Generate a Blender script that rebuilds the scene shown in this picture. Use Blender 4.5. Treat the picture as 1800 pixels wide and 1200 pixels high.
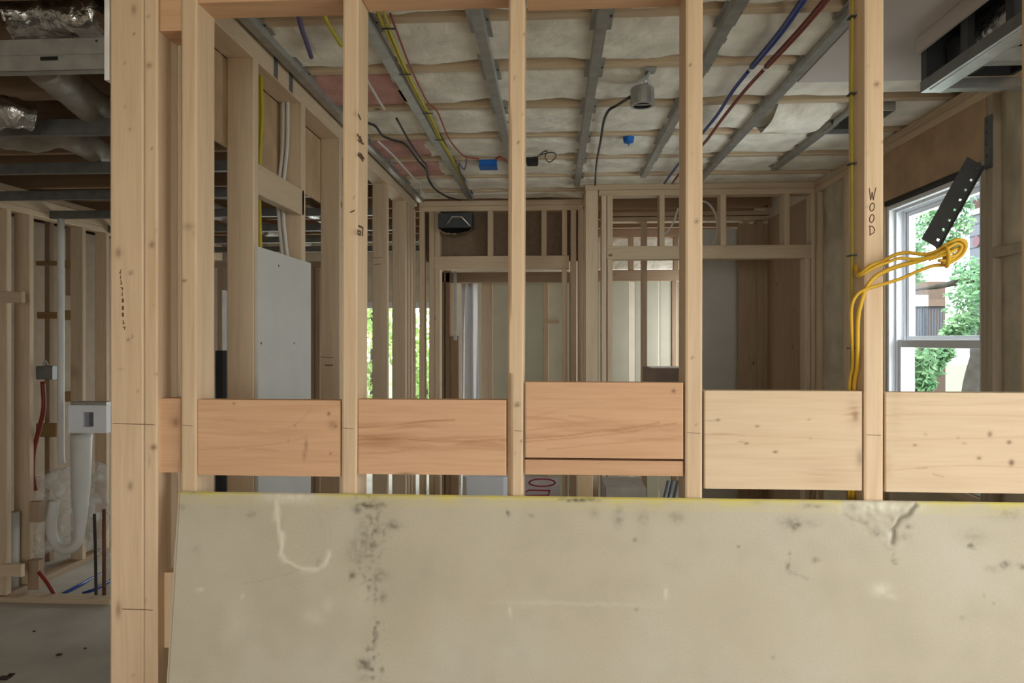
import bpy, math, random
import numpy as np
from mathutils import Vector, noise, Matrix
random.seed(7)
for o in list(bpy.data.objects): bpy.data.objects.remove(o)
S = bpy.context.scene
COL = S.collection
# ---------------------------------------------------------------- camera
CZ = 1.58                    # eye height
F = 1230.0                   # focal length in pixels of the 1800 px wide frame
TH = math.atan(73 / F)       # the camera is turned a little to the left of the room axis
SN, CS = math.sin(TH), math.cos(TH)
cd = bpy.data.cameras.new('camera'); cam = bpy.data.objects.new('camera', cd); COL.objects.link(cam)
cam.location = (0, 0, CZ); cam.rotation_euler = (math.pi / 2, 0, TH)
cd.sensor_width = 36; cd.lens = F / 1800 * 36; cd.shift_y = -3 / 1800; cd.clip_start = .05
S.camera = cam
# ---------------------------------------------------------------- world, lights, exposure
wd = bpy.data.worlds.new('sky'); S.world = wd; wd.use_nodes = True
wb = wd.node_tree.nodes['Background']; wb.inputs[0].default_value = (.93, .97, 1, 1); wb.inputs[1].default_value = 4.5
def area(name, loc, rot, sx, sy, power, col=(1, 1, 1)):
    l = bpy.data.lights.new(name, 'AREA'); l.shape = 'RECTANGLE'; l.size = sx; l.size_y = sy; l.energy = power; l.color = col
    o = bpy.data.objects.new(name, l); o.location = loc; o.rotation_euler = rot; COL.objects.link(o); return o
R90 = math.pi / 2
# daylight entering by the windows of the room the camera stands in (rear wall and right wall)
area('window_light_rear', (.0, -2.9, 1.55), (R90, 0, 0), 2.6, 1.5, 33, (1, .91, .78))
area('window_light_side', (1.60, .5, 1.45), (R90, 0, R90), 1.4, 1.3, 15, (1, .99, .96))
# daylight through window_1 and the glass door; the back lamp is an added fill
area('window_light_right', (2.35, 2.85, 1.75), (R90 * .95, 0, R90), 1.3, 1.6, 60, (.95, .98, 1))
area('window_light_glass_door', (-2.2, 7.0, 1.0), (R90, 0, math.pi), 1.7, 1.8, 26, (.95, 1, .93))
area('fill_light_back', (1.55, 6.6, 1.5), (R90, 0, R90), 1.0, 1.2, 34, (.97, 1, .98))  # added fill to brighten the far rooms, no window stands here
S.view_settings.view_transform = 'Standard'; S.view_settings.look = 'None'
S.view_settings.gamma = 1; S.view_settings.use_curve_mapping = False
S.view_settings.exposure = -0.12
S.cycles.max_bounces = 6; S.cycles.diffuse_bounces = 4; S.cycles.transparent_max_bounces = 6

# ---------------------------------------------------------------- helpers
def T(px):
    u = (px - 900) / F; return (-SN + u * CS) / (CS + u * SN)
def W(px, py, Y):            # point at depth Y
    u = (px - 900) / F; k = Y / (CS + u * SN)
    return Vector(((-SN + u * CS) * k, Y, CZ + k * (597 - py) / F))
def WX(px, py, X): return W(px, py, X / T(px))           # point in the plane x = X
def WZ(px, py, Z):                                       # point in the plane z = Z
    u = (px - 900) / F; k = (Z - CZ) * F / (597 - py)
    return Vector(((-SN + u * CS) * k, (CS + u * SN) * k, Z))
POS = {}
def wpos(o): return POS.get(o.name, Vector((0, 0, 0))) if o else Vector((0, 0, 0))
def link(name, me, mat, parent, origin, label=None, cat=None, group=None, kind=None):
    o = bpy.data.objects.new(name, me); COL.objects.link(o)
    o.location = Vector(origin) - wpos(parent)
    if parent: o.parent = parent
    POS[o.name] = Vector(origin)
    if mat and me is not None:
        me.materials.clear(); me.materials.append(mat)
    tag(o, label, cat, group, kind); return o
def tag(o, label=None, cat=None, group=None, kind=None):
    if label: o['label'] = label
    if cat: o['category'] = cat
    if group: o['group'] = group
    if kind: o['kind'] = kind
def empty(name, loc, label=None, cat=None, group=None, kind=None):
    return link(name, None, None, None, loc, label, cat, group, kind)
def mesh(vs, fs, origin, smooth=False):
    me = bpy.data.meshes.new('m'); og = Vector(origin)
    me.from_pydata([tuple(Vector(v) - og) for v in vs], [], fs); me.validate(); me.update()
    if smooth:
        me.polygons.foreach_set('use_smooth', [True] * len(me.polygons))
    return me
def boxdata(x0, x1, y0, y1, z0, z1, r=.003):
    """a bar with its four long edges rounded off"""
    d = [x1 - x0, y1 - y0, z1 - z0]; L = d.index(max(d)); a, b = [i for i in range(3) if i != L]
    lo = [x0, y0, z0]; hi = [x1, y1, z1]; r = min(r, .3 * d[a], .3 * d[b])
    sec = [(lo[a] + r, lo[b]), (hi[a] - r, lo[b]), (hi[a], lo[b] + r), (hi[a], hi[b] - r), (hi[a] - r, hi[b]), (lo[a] + r, hi[b]), (lo[a], hi[b] - r), (lo[a], lo[b] + r)]
    vs = []
    for e in (lo[L], hi[L]):
        for p, q in sec:
            v = [0, 0, 0]; v[L] = e; v[a] = p; v[b] = q; vs.append(v)
    flip = (L == 1)
    fs = [(i, (i + 1) % 8, 8 + (i + 1) % 8, 8 + i) for i in range(8)] + [tuple(range(7, -1, -1)), tuple(range(8, 16))]
    if flip: fs = [tuple(reversed(f)) for f in fs]
    return vs, fs
def box(name, parent, x0, x1, y0, y1, z0, z1, mat, r=.003, lean=0, **k):
    x0, x1 = sorted((x0, x1)); y0, y1 = sorted((y0, y1)); z0, z1 = sorted((z0, z1))
    c = ((x0 + x1) / 2, (y0 + y1) / 2, (z0 + z1) / 2)
    vs, fs = boxdata(x0, x1, y0, y1, z0, z1, r)
    if lean: vs = [(v[0] + lean * (v[2] - c[2]), v[1], v[2]) for v in vs]
    return link(name, mesh(vs, fs, c), mat, parent, c, **k)
class MB:
    """collects several solids into one mesh"""
    def __init__(s): s.v = []; s.f = []
    def add(s, vs, fs):
        n = len(s.v); s.v += [tuple(v) for v in vs]; s.f += [tuple(n + i for i in f) for f in fs]; return s
    def box(s, x0, x1, y0, y1, z0, z1, r=.001):
        x0, x1 = sorted((x0, x1)); y0, y1 = sorted((y0, y1)); z0, z1 = sorted((z0, z1))
        return s.add(*boxdata(x0, x1, y0, y1, z0, z1, r))
    def tube(s, pts, r, n=8, cap=True): return s.add(*tubedata(pts, r, n, cap))
    def build(s, name, mat, parent=None, origin=None, smooth=False, **k):
        og = origin or tuple(np.mean(np.array(s.v), axis=0))
        return link(name, mesh(s.v, s.f, og, smooth), mat, parent, og, **k)
def smoothpath(pts, sub=5):
    P = [Vector(p) for p in pts]
    if len(P) < 3: return P
    out = []
    for i in range(len(P) - 1):
        p0 = P[max(i - 1, 0)]; p1 = P[i]; p2 = P[i + 1]; p3 = P[min(i + 2, len(P) - 1)]
        for k in range(sub):
            t = k / sub
            out.append(.5 * ((2 * p1) + (p2 - p0) * t + (2 * p0 - 5 * p1 + 4 * p2 - p3) * t * t + (3 * p1 - p0 - 3 * p2 + p3) * t ** 3))
    out.append(P[-1]); return out
def tubedata(P, r, n=8, cap=True, flat=1.0):
    P = [Vector(p) for p in P]; vs = []; fs = []; prev = None
    for i, p in enumerate(P):
        d = (P[min(i + 1, len(P) - 1)] - P[max(i - 1, 0)]).normalized()
        if prev is None:
            a = d.orthogonal().normalized()
        else:
            a = (prev - d * prev.dot(d)).normalized()
        prev = a; b = d.cross(a); rr = r[i] if isinstance(r, (list, tuple)) else r
        for k in range(n):
            w = 2 * math.pi * k / n; vs.append(p + a * (rr * math.cos(w)) + b * (rr * flat * math.sin(w)))
    for i in range(len(P) - 1):
        for k in range(n):
            fs.append((i * n + k, i * n + (k + 1) % n, (i + 1) * n + (k + 1) % n, (i + 1) * n + k))
    if cap: fs += [tuple(range(n - 1, -1, -1)), tuple(range((len(P) - 1) * n, len(P) * n))]
    return vs, fs
def tube(name, parent, pts, r, mat, n=8, sub=5, flat=1.0, **k):
    P = smoothpath(pts, sub)
    if isinstance(r, (list, tuple)):
        m = len(P); r = [float(np.interp(i / (m - 1), np.linspace(0, 1, len(r)), r)) for i in range(m)]
    vs, fs = tubedata(P, r, n, True, flat)
    return link(name, mesh(vs, fs, P[0], True), mat, parent, P[0], **k)
def lathe(prof, c, n=24):    # profile of (radius, z) about the vertical through c
    vs = []; fs = []
    for (r, z) in prof:
        for k in range(n):
            w = 2 * math.pi * k / n; vs.append((c[0] + r * math.cos(w), c[1] + r * math.sin(w), c[2] + z))
    for i in range(len(prof) - 1):
        for k in range(n): fs.append((i * n + k, i * n + (k + 1) % n, (i + 1) * n + (k + 1) % n, (i + 1) * n + k))
    return vs, fs
def rb(name, parent, p0, p1, q0, q1, Y, d, mat, z0=None, z1=None, r=.003, lean=0, **k):
    """a bar whose front face stands at depth Y, measured between frame columns p0,p1 and rows q0,q1 of that depth"""
    m = (p0 + p1) / 2
    za = W(m, q0, Y).z if z1 is None else z1; zb = W(m, q1, Y).z if z0 is None else z0
    return box(name, parent, T(p0) * Y, T(p1) * Y, Y, Y + d, zb, za, mat, r, lean, **k)
def strokes(name, parent, lines, mat, nrm, w=.0016, th=.0006, **k):
    """pen or pencil lines: thin raised ribbons on a face with normal nrm"""
    nrm = Vector(nrm); mb = MB()
    for ln in lines:
        P = [Vector(p) for p in ln]
        for a, b in zip(P[:-1], P[1:]):
            d = (b - a)
            if d.length < 1e-6: continue
            d.normalize(); s = d.cross(nrm).normalized() * w / 2; e = d * w * .4
            q = [a - e - s, b + e - s, b + e + s, a - e + s]
            vs = [x - nrm * .0004 for x in q] + [x + nrm * th for x in q]
            mb.add(vs, [(0, 1, 2, 3), (7, 6, 5, 4), (0, 4, 5, 1), (1, 5, 6, 2), (2, 6, 7, 3), (3, 7, 4, 0)])
    return mb.build(name, mat, parent, **k)
def nz(x, y, z): return noise.noise(Vector((x, y, z)))

# ---------------------------------------------------------------- materials
def newmat(name):
    m = bpy.data.materials.new(name); m.use_nodes = True; nt = m.node_tree
    return m, nt, nt.nodes['Principled BSDF']
def N(nt, t, **k):
    n = nt.nodes.new(t)
    for a, b in k.items(): setattr(n, a, b)
    return n
def ramp(nt, stops):
    r = N(nt, 'ShaderNodeValToRGB'); e = r.color_ramp.elements
    while len(e) < len(stops): e.new(.5)
    for i, (p, c) in enumerate(stops): e[i].position = p; e[i].color = (*c, 1)
    return r
def wood(name, base, dark, axis, grain=1.0, rough=.7, vary=.12, knots=True):
    m, nt, b = newmat(name); L = nt.links.new
    tc = N(nt, 'ShaderNodeTexCoord'); oi = N(nt, 'ShaderNodeObjectInfo')
    mul = N(nt, 'ShaderNodeVectorMath', operation='SCALE'); mul.inputs['Scale'].default_value = 37
    cb = N(nt, 'ShaderNodeCombineXYZ'); [L(oi.outputs['Random'], cb.inputs[i]) for i in range(3)]
    L(cb.outputs[0], mul.inputs[0])
    add = N(nt, 'ShaderNodeVectorMath', operation='ADD'); L(tc.outputs['Object'], add.inputs[0]); L(mul.outputs[0], add.inputs[1])
    sc = [1, 1, 1]; sc['xyz'.index(axis)] = .055
    mp = N(nt, 'ShaderNodeMapping'); mp.inputs['Scale'].default_value = sc; L(add.outputs[0], mp.inputs['Vector'])
    n1 = N(nt, 'ShaderNodeTexNoise'); n1.inputs['Scale'].default_value = 34 * grain; n1.inputs['Detail'].default_value = 6; n1.inputs['Distortion'].default_value = 1.1
    n2 = N(nt, 'ShaderNodeTexNoise'); n2.inputs['Scale'].default_value = 150; n2.inputs['Detail'].default_value = 3
    L(mp.outputs[0], n1.inputs['Vector']); L(mp.outputs[0], n2.inputs['Vector'])
    lt = tuple(min(1, c * 1.05) for c in base); dark = tuple(.5 * (a + b) for a, b in zip(base, dark))
    r1 = ramp(nt, [(.28, dark), (.52, base), (.72, lt)]); L(n1.outputs[0], r1.inputs[0])
    mx = N(nt, 'ShaderNodeMix', data_type='RGBA', blend_type='MULTIPLY'); mx.inputs[0].default_value = .35
    r2 = ramp(nt, [(.3, (.82, .78, .72)), (.6, (1, 1, 1))]); L(n2.outputs[0], r2.inputs[0])
    L(r1.outputs[0], mx.inputs[6]); L(r2.outputs[0], mx.inputs[7]); out = mx.outputs[2]
    hs = N(nt, 'ShaderNodeHueSaturation'); L(out, hs.inputs['Color'])
    mr = N(nt, 'ShaderNodeMapRange'); mr.inputs['To Min'].default_value = 1 - vary; mr.inputs['To Max'].default_value = 1 + vary * .7
    L(oi.outputs['Random'], mr.inputs[0]); L(mr.outputs[0], hs.inputs['Value']); out = hs.outputs[0]
    if knots:
        mp2 = N(nt, 'ShaderNodeMapping'); s2 = [6, 6, 6]; s2['xyz'.index(axis)] = 3.4; mp2.inputs['Scale'].default_value = s2; L(add.outputs[0], mp2.inputs['Vector'])
        vo = N(nt, 'ShaderNodeTexVoronoi'); vo.inputs['Scale'].default_value = 1; L(mp2.outputs[0], vo.inputs['Vector'])
        rk = ramp(nt, [(.03, (1, 1, 1)), (.07, (0, 0, 0))]); L(vo.outputs['Distance'], rk.inputs[0])
        mk = N(nt, 'ShaderNodeMix', data_type='RGBA'); L(rk.outputs[0], mk.inputs[0]); L(out, mk.inputs[6]); mk.inputs[7].default_value = (.16, .085, .035, 1); out = mk.outputs[2]
    at = N(nt, 'ShaderNodeAttribute'); at.attribute_name = 'knot'
    m3 = N(nt, 'ShaderNodeMix', data_type='RGBA'); L(at.outputs['Fac'], m3.inputs[0]); L(out, m3.inputs[6]); m3.inputs[7].default_value = (.13, .062, .026, 1); out = m3.outputs[2]
    a2 = N(nt, 'ShaderNodeAttribute'); a2.attribute_name = 'streak'
    m4 = N(nt, 'ShaderNodeMix', data_type='RGBA'); L(a2.outputs['Fac'], m4.inputs[0]); L(out, m4.inputs[6]); m4.inputs[7].default_value = (.33, .145, .06, 1); out = m4.outputs[2]
    L(out, b.inputs['Base Color']); b.inputs['Roughness'].default_value = rough; b.inputs['Specular IOR Level'].default_value = .25
    bp = N(nt, 'ShaderNodeBump'); bp.inputs['Strength'].default_value = .12; bp.inputs['Distance'].default_value = .002; L(n1.outputs[0], bp.inputs['Height']); L(bp.outputs[0], b.inputs['Normal'])
    return m
def plain(name, col, rough=.6, metal=0, var=.12, scale=12, bump=.0, bscale=60, spec=.3):
    m, nt, b = newmat(name); L = nt.links.new
    tc = N(nt, 'ShaderNodeTexCoord'); n = N(nt, 'ShaderNodeTexNoise'); n.inputs['Scale'].default_value = scale; n.inputs['Detail'].default_value = 5
    L(tc.outputs['Object'], n.inputs['Vector'])
    r = ramp(nt, [(.3, tuple(c * (1 - var) for c in col)), (.7, tuple(min(1, c * (1 + var)) for c in col))]); L(n.outputs[0], r.inputs[0]); L(r.outputs[0], b.inputs['Base Color'])
    b.inputs['Roughness'].default_value = rough; b.inputs['Metallic'].default_value = metal; b.inputs['Specular IOR Level'].default_value = spec
    if bump:
        n2 = N(nt, 'ShaderNodeTexNoise'); n2.inputs['Scale'].default_value = bscale; n2.inputs['Detail'].default_value = 4; L(tc.outputs['Object'], n2.inputs['Vector'])
        bp = N(nt, 'ShaderNodeBump'); bp.inputs['Strength'].default_value = bump; bp.inputs['Distance'].default_value = .01; L(n2.outputs[0], bp.inputs['Height']); L(bp.outputs[0], b.inputs['Normal'])
    return m
def woods(tag_, base, dark, **k): return {a: wood(tag_ + '_' + a, base, dark, a, **k) for a in 'xyz'}
PINE = woods('pine', (.70, .50, .30), (.55, .36, .19))
STUD = woods('spruce', (.60, .47, .33), (.47, .35, .23))
RED = wood('fir_blocking', (.61, .37, .215), (.48, .26, .13), 'x', grain=.6, vary=.05, knots=False)
PALE = wood('pine_blocking', (.665, .51, .345), (.625, .46, .295), 'x', grain=.6, vary=.04, knots=False)
FPINE = wood('front_stud_pine', (.67, .495, .325), (.55, .38, .225), 'z', vary=.06, knots=False)
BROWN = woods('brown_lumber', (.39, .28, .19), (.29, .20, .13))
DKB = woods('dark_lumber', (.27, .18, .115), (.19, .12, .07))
OSB = plain('sheathing', (.20, .135, .09), .85, var=.10, scale=40, bump=.15, bscale=90)
PLY = plain('header_ply', (.44, .30, .18), .75, var=.15, scale=9)
DRY = plain('drywall_white', (.56, .55, .51), .9, var=.05, scale=6)
DRYG = plain('drywall_green', (.60, .59, .48), .9, var=.05, scale=5)
CEILDRY = plain('drywall_ceiling', (.60, .55, .53), .9, var=.04, scale=5)
GYPS = plain('gypsum_edge', (.72, .70, .66), .95)
BATT = plain('glass_wool', (.81, .77, .68), 1, var=.19, scale=7, bump=.8, bscale=26)
PINK = plain('pink_wool', (.56, .31, .28), 1, var=.18, scale=9, bump=.7, bscale=26)
FOAM = plain('spray_foam', (.50, .43, .32), .9, var=.18, scale=8, bump=.6, bscale=22)
GALV = plain('galvanised', (.46, .47, .47), .38, metal=.85, var=.12, scale=25)
GALVD = plain('galvanised_dull', (.40, .40, .38), .5, metal=.75, var=.15, scale=20)
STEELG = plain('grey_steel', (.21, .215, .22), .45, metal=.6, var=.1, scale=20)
FOIL = plain('foil', (.62, .62, .63), .22, metal=1, var=.1, scale=15, bump=1.0, bscale=22)
DUCT = plain('duct_wrap', (.27, .235, .195), .55, var=.2, scale=12, bump=.8, bscale=16, spec=.5)
BLACK = plain('black_plastic', (.012, .012, .012), .45)
DARKM = plain('dark_metal', (.06, .065, .07), .5, metal=.4)
YEL = plain('yellow_jacket', (.50, .42, .03), .45, var=.08)
YELO = plain('yellow_jacket_loop', (.62, .37, .03), .4, var=.08)
WHTC = plain('white_jacket', (.62, .60, .56), .5, var=.05)
BLKC = plain('black_jacket', (.03, .026, .022), .5)
REDC = plain('red_pex', (.20, .028, .016), .4)
REDW = plain('red_wire', (.30, .05, .03), .5)
BLUC = plain('blue_pex', (.01, .035, .22), .35)
PURP = plain('purple_jacket', (.11, .09, .20), .5)
BLUEB = plain('blue_box', (.01, .13, .50), .4)
PVC = plain('pvc', (.58, .57, .53), .4, var=.04)
WHITE = plain('white_vinyl', (.80, .82, .86), .35, var=.02)
FLOORM = plain('floor_dusty', (.45, .41, .35), .85, var=.16, scale=3, bump=.1, bscale=120)
INK = plain('ink', (.11, .065, .035), .8, var=0)
PENC = plain('pencil', (.16, .10, .06), .8, var=0)
REDINK = plain('red_marker', (.36, .05, .07), .7, var=0)
SHEATH = plain('flashing_black', (.03, .028, .027), .6)
GRASS = plain('lawn', (.27, .29, .20), 1, var=.2)
SIDING = plain('siding', (.22, .235, .28), .7, var=.04)
STUCCO = plain('tan_wall', (.36, .25, .19), .8, var=.05)
ROOF = plain('roof', (.10, .11, .13), .8)
NEARST = wood('grey_lumber', (.41, .34, .25), (.32, .25, .19), 'z')
GALVB = plain('galvanised_window_sheen', (.78, .81, .85), .32, metal=.8, var=.08, scale=25)  # pale bluish tone has the window's reflection painted in
STRAPM = plain('strap_steel', (.12, .125, .13), .5, metal=.3)
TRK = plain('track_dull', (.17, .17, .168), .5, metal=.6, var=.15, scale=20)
BARK = plain('bark', (.085, .075, .065), .95, var=.3, scale=10, bump=.8, bscale=14)
SHELLW = plain('room_paint', (.60, .53, .44), .9, var=.05)
def glassmat():
    m, nt, b = newmat('glass'); L = nt.links.new; nt.nodes.remove(b)
    t = N(nt, 'ShaderNodeBsdfTransparent'); t.inputs[0].default_value = (.95, .97, .97, 1); g = N(nt, 'ShaderNodeBsdfGlossy'); g.inputs['Roughness'].default_value = .02
    x = N(nt, 'ShaderNodeMixShader'); x.inputs[0].default_value = .05
    L(t.outputs[0], x.inputs[1]); L(g.outputs[0], x.inputs[2]); L(x.outputs[0], nt.nodes['Material Output'].inputs[0]); return m
GLASS = glassmat()
def filmmat():
    m, nt, b = newmat('plastic_film'); L = nt.links.new
    b.inputs['Base Color'].default_value = (.72, .72, .70, 1); b.inputs['Roughness'].default_value = .25
    t = N(nt, 'ShaderNodeBsdfTransparent'); x = N(nt, 'ShaderNodeMixShader')
    tc = N(nt, 'ShaderNodeTexCoord'); n = N(nt, 'ShaderNodeTexNoise'); n.inputs['Scale'].default_value = 14; L(tc.outputs['Object'], n.inputs['Vector'])
    r = ramp(nt, [(.35, (.10, .10, .10)), (.7, (.55, .55, .55))]); L(n.outputs[0], r.inputs[0])
    L(r.outputs[0], x.inputs[0]); L(t.outputs[0], x.inputs[1]); L(b.outputs[0], x.inputs[2]); L(x.outputs[0], nt.nodes['Material Output'].inputs[0]); return m
FILM = filmmat()
def leafmat(name, a, b_):
    m, nt, b = newmat(name); L = nt.links.new
    tc = N(nt, 'ShaderNodeTexCoord'); n = N(nt, 'ShaderNodeTexNoise'); n.inputs['Scale'].default_value = 3; n.inputs['Detail'].default_value = 4; L(tc.outputs['Object'], n.inputs['Vector'])
    r = ramp(nt, [(.35, a), (.65, b_)]); L(n.outputs[0], r.inputs[0]); L(r.outputs[0], b.inputs['Base Color']); b.inputs['Roughness'].default_value = .6
    return m
LEAF = leafmat('leaf', (.12, .30, .14), (.36, .58, .30))
LEAF2 = leafmat('leaf_bright', (.30, .50, .14), (.70, .80, .35))
def sheetmat():
    m, nt, b = newmat('drywall_sheet'); L = nt.links.new
    tc = N(nt, 'ShaderNodeTexCoord'); n = N(nt, 'ShaderNodeTexNoise'); n.inputs['Scale'].default_value = 3.2; n.inputs['Detail'].default_value = 6; L(tc.outputs['Object'], n.inputs['Vector'])
    r = ramp(nt, [(.3, (.435, .385, .29)), (.5, (.485, .43, .325)), (.72, (.515, .47, .375))]); L(n.outputs[0], r.inputs[0]); out = r.outputs[0]
    n2 = N(nt, 'ShaderNodeTexNoise'); n2.inputs['Scale'].default_value = 220; L(tc.outputs['Object'], n2.inputs['Vector'])
    r2 = ramp(nt, [(.3, (.93, .93, .92)), (.7, (1, 1, 1))]); L(n2.outputs[0], r2.inputs[0])
    x = N(nt, 'ShaderNodeMix', data_type='RGBA', blend_type='MULTIPLY'); x.inputs[0].default_value = 1; L(out, x.inputs[6]); L(r2.outputs[0], x.inputs[7]); out = x.outputs[2]
    for an, col in (('yellow', (.60, .52, .12, 1)), ('torn', (.66, .62, .49, 1)), ('stain', (.10, .085, .06, 1))):
        a = N(nt, 'ShaderNodeAttribute'); a.attribute_name = an
        y = N(nt, 'ShaderNodeMix', data_type='RGBA'); L(a.outputs['Fac'], y.inputs[0]); L(out, y.inputs[6]); y.inputs[7].default_value = col; out = y.outputs[2]
    L(out, b.inputs['Base Color']); b.inputs['Roughness'].default_value = .9; b.inputs['Specular IOR Level'].default_value = .15
    return m
SHEET = sheetmat()

# ================================================================ structure
YF = 1.658; YB = YF + .089         # front partition
H = .98; ZJ = CZ + H               # underside of the ceiling joists
XL, XR = -.96, 1.61                # inner faces of the left and right wall
YC, YK = 4.43, 4.89                # closet wall, back wall
ZP = ZJ - .076                     # underside of the double top plates
def struct(name, loc, label, cat): return empty(name, loc, label, cat, None, 'structure')
floor = box('floor', None, -6.2, 2.1, -3.2, 9, -.12, 0, FLOORM, label='dusty grey-brown subfloor seen at the lower left', cat='floor', kind='structure')
# shell of the room the camera stands in
box('wall_rear_lower', None, -4.6, 2.0, -3.15, -3.0, 0, .8, SHELLW, label='lower part of the wall behind the camera', cat='wall', kind='structure')
box('wall_rear_upper', None, -4.6, 2.0, -3.15, -3.0, 2.3, 2.8, SHELLW, label='upper part of the wall behind the camera', cat='wall', kind='structure')
box('wall_rear_corner', None, 1.35, 2.0, -3.15, -3.0, .8, 2.3, SHELLW, label='wall behind the camera beside its window', cat='wall', kind='structure')
box('wall_rear_side', None, -4.6, -1.35, -3.15, -3.0, .8, 2.3, SHELLW, label='far side of the wall behind the camera', cat='wall', kind='structure')
for nm, a, lb in (('wall_side', (-3.0, -.2, 0, 2.8), 'side wall right of and behind the camera'), ('wall_side_near', (1.2, 1.655, 0, 2.8), 'side wall between its window and the partition'), ('wall_side_lower', (-.2, 1.2, 0, .8), 'side wall below the window right of the camera'), ('wall_side_upper', (-.2, 1.2, 2.1, 2.8), 'side wall above the window right of the camera')):
    box(nm, None, XR, XR + .14, *a, SHELLW, label=lb, cat='wall', kind='structure')
box('wall_outer', None, -4.6, -4.46, -3.0, 8.9, 0, 2.85, SHELLW, label='outer wall far to the left', cat='wall', kind='structure')

# ---- front partition
wf = struct('wall_front', (0, YF, 0), 'open stud partition of bare pine in front, with boards nailed between the studs', 'wall')
def front(name, x0, x1, z0, z1, mat, y0=YF, y1=YB, knots=(), flame=(), lines=(), lean=0, wane=None, step=.0045, **k):
    """lumber whose camera-side face is a fine grid carrying its own knots"""
    nx = max(4, int((x1 - x0) / step)); nzz = max(4, int((z1 - z0) / step))
    if z1 - z0 > 1.2: nzz = int((z1 - z0) / .006)
    vs = []; kn = []; fl = []
    KW = []
    for (px, py, rx, ry, s) in knots:
        p = W(px, py, y0); sc = y0 / F; KW.append((p.x, p.z, rx * sc, ry * sc, s))
    FW = []
    for (px, py, rx, ry, s) in flame:
        p = W(px, py, y0); sc = y0 / F; FW.append((p.x, p.z, rx * sc, ry * sc, s))
    LW = []
    for (pts, wd_, s) in lines:
        q = [W(a, b, y0) for a, b in pts]; q = smoothpath(q, 5); LW.append((np.interp(np.linspace(x0, x1, nx + 1), [v.x for v in q], [v.z for v in q], left=9, right=9).tolist(), max(1.3, wd_) * y0 / F, s))
    zc = (z0 + z1) / 2
    for j in range(nzz + 1):
        z = z0 + (z1 - z0) * j / nzz
        for i in range(nx + 1):
            u = i / nx; x = x0 + (x1 - x0) * u; y = y0
            if i in (0, nx): y += .0022
            if wane:
                wv = wane(z)
                if x - x0 < wv: y += (wv - (x - x0)) * 1.3
            a = 0; b = 0
            for (kx, kz, rx, rz, s) in KW:
                d = ((x - kx) / rx) ** 2 + ((z - kz) / rz) ** 2
                if d < 4: a = max(a, s * math.exp(-d * 1.1))
            for (kx, kz, rx, rz, s) in FW:
                d = ((x - kx) / rx) ** 2 + ((z - kz) / rz) ** 2
                if d < 5: b = max(b, s * math.exp(-d) * (.55 + .45 * nz(x * 6, z * 120 + 3 * nz(x * 9, z * 9, 1), 5) * 2))
            for (q, w_, s) in LW:
                d = abs(z - q[i]) / w_
                if d < 2.5: b = max(b, s * math.exp(-d * d) * (.8 + .4 * nz(x * 14, z * 14, 3)))
            kn.append(a); fl.append(max(0, min(1, b))); vs.append((x + lean * (z - zc), y, z))
    n = nx + 1; fs = [(j * n + i, j * n + i + 1, (j + 1) * n + i + 1, (j + 1) * n + i) for j in range(nzz) for i in range(nx)]
    B = len(vs)
    for (x, z) in ((x0, z0), (x1, z0), (x1, z1), (x0, z1)): vs.append((x + lean * (z - zc), y1, z)); kn.append(0); fl.append(0)
    fs.append((B, B + 3, B + 2, B + 1))
    fs.append(tuple(j * n for j in range(nzz + 1)) + (B + 3, B))
    fs.append(tuple(j * n + nx for j in range(nzz, -1, -1)) + (B + 1, B + 2))
    fs.append(tuple(i for i in range(nx, -1, -1)) + (B, B + 1))
    fs.append(tuple(nzz * n + i for i in range(nx + 1)) + (B + 2, B + 3))
    og = ((x0 + x1) / 2, (y0 + y1) / 2, zc); me = mesh(vs, fs, og)
    for nm, dat in (('knot', kn), ('streak', fl)):
        at = me.attributes.new(nm, 'FLOAT', 'POINT'); at.data.foreach_set('value', dat)
    return link(name, me, mat, wf, og, **k)
X = lambda px: T(px) * YF
ZT = 2.72
post = front('post', X(193.5), X(252), .038, ZT, FPINE, y1=YF + .038, knots=[(235, 17, 5, 10, .55), (235, 60, 2.2, 3, .8), (220, 110, 2, 2.5, .7), (220, 187, 2, 2.5, .7), (228, 227, 2.2, 2.5, .7), (208, 444, 6.5, 10, .6), (230, 479, 5, 2.6, .95), (233, 591, 2, 3, .7), (225, 597, 2.5, 3, .8), (229, 854, 5, 9, .6), (208, 1072, 5.5, 16, .6), (234, 1187, 2, 3, .7), (243, 687, 2, 3, .5), (212, 648, 5, 2, .3)], label='wide flat 2x4 at the left end of the partition')
stE = front('stud', X(252.8), X(277), .038, ZT, FPINE, knots=[(261, 29, 2.5, 3, .7), (262, 115, 5.5, 6, .65), (267, 262, 2, 2.5, .8), (267, 430, 5, 6, .7), (250, 422, 3, 7, .5), (275, 405, 2, 3, .6), (270, 786, 6, 5, .85), (264, 810, 1.2, 12, .6), (270, 535, 1.5, 2, .5), (255, 1055, 3, 4, .5), (276, 657, 5, 3, .4)], label='narrow end stud nailed beside the wide flat post')
st1 = front('stud', X(318), X(345.2), .038, ZT, FPINE, knots=[(330, 398, 15, 7, .35), (323, 494, 5, 2, .9), (340, 410, 4, 8, .25)], lean=.001, label='first stud right of the end post')
st2 = front('stud', X(600.5), X(627.5), .038, ZT, FPINE, knots=[(622, 200, 2, 2.5, .8), (621, 347, 1.5, 2, .5)], lean=.0035, label='stud with grade stamps on its right face')
wn = lambda z: max(0, .008 + .010 * nz(z * 2.1, 4.2, 0) + .006 * nz(z * 6, 1.2, 0) + (.006 if z < 1.5 else 0))
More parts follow.
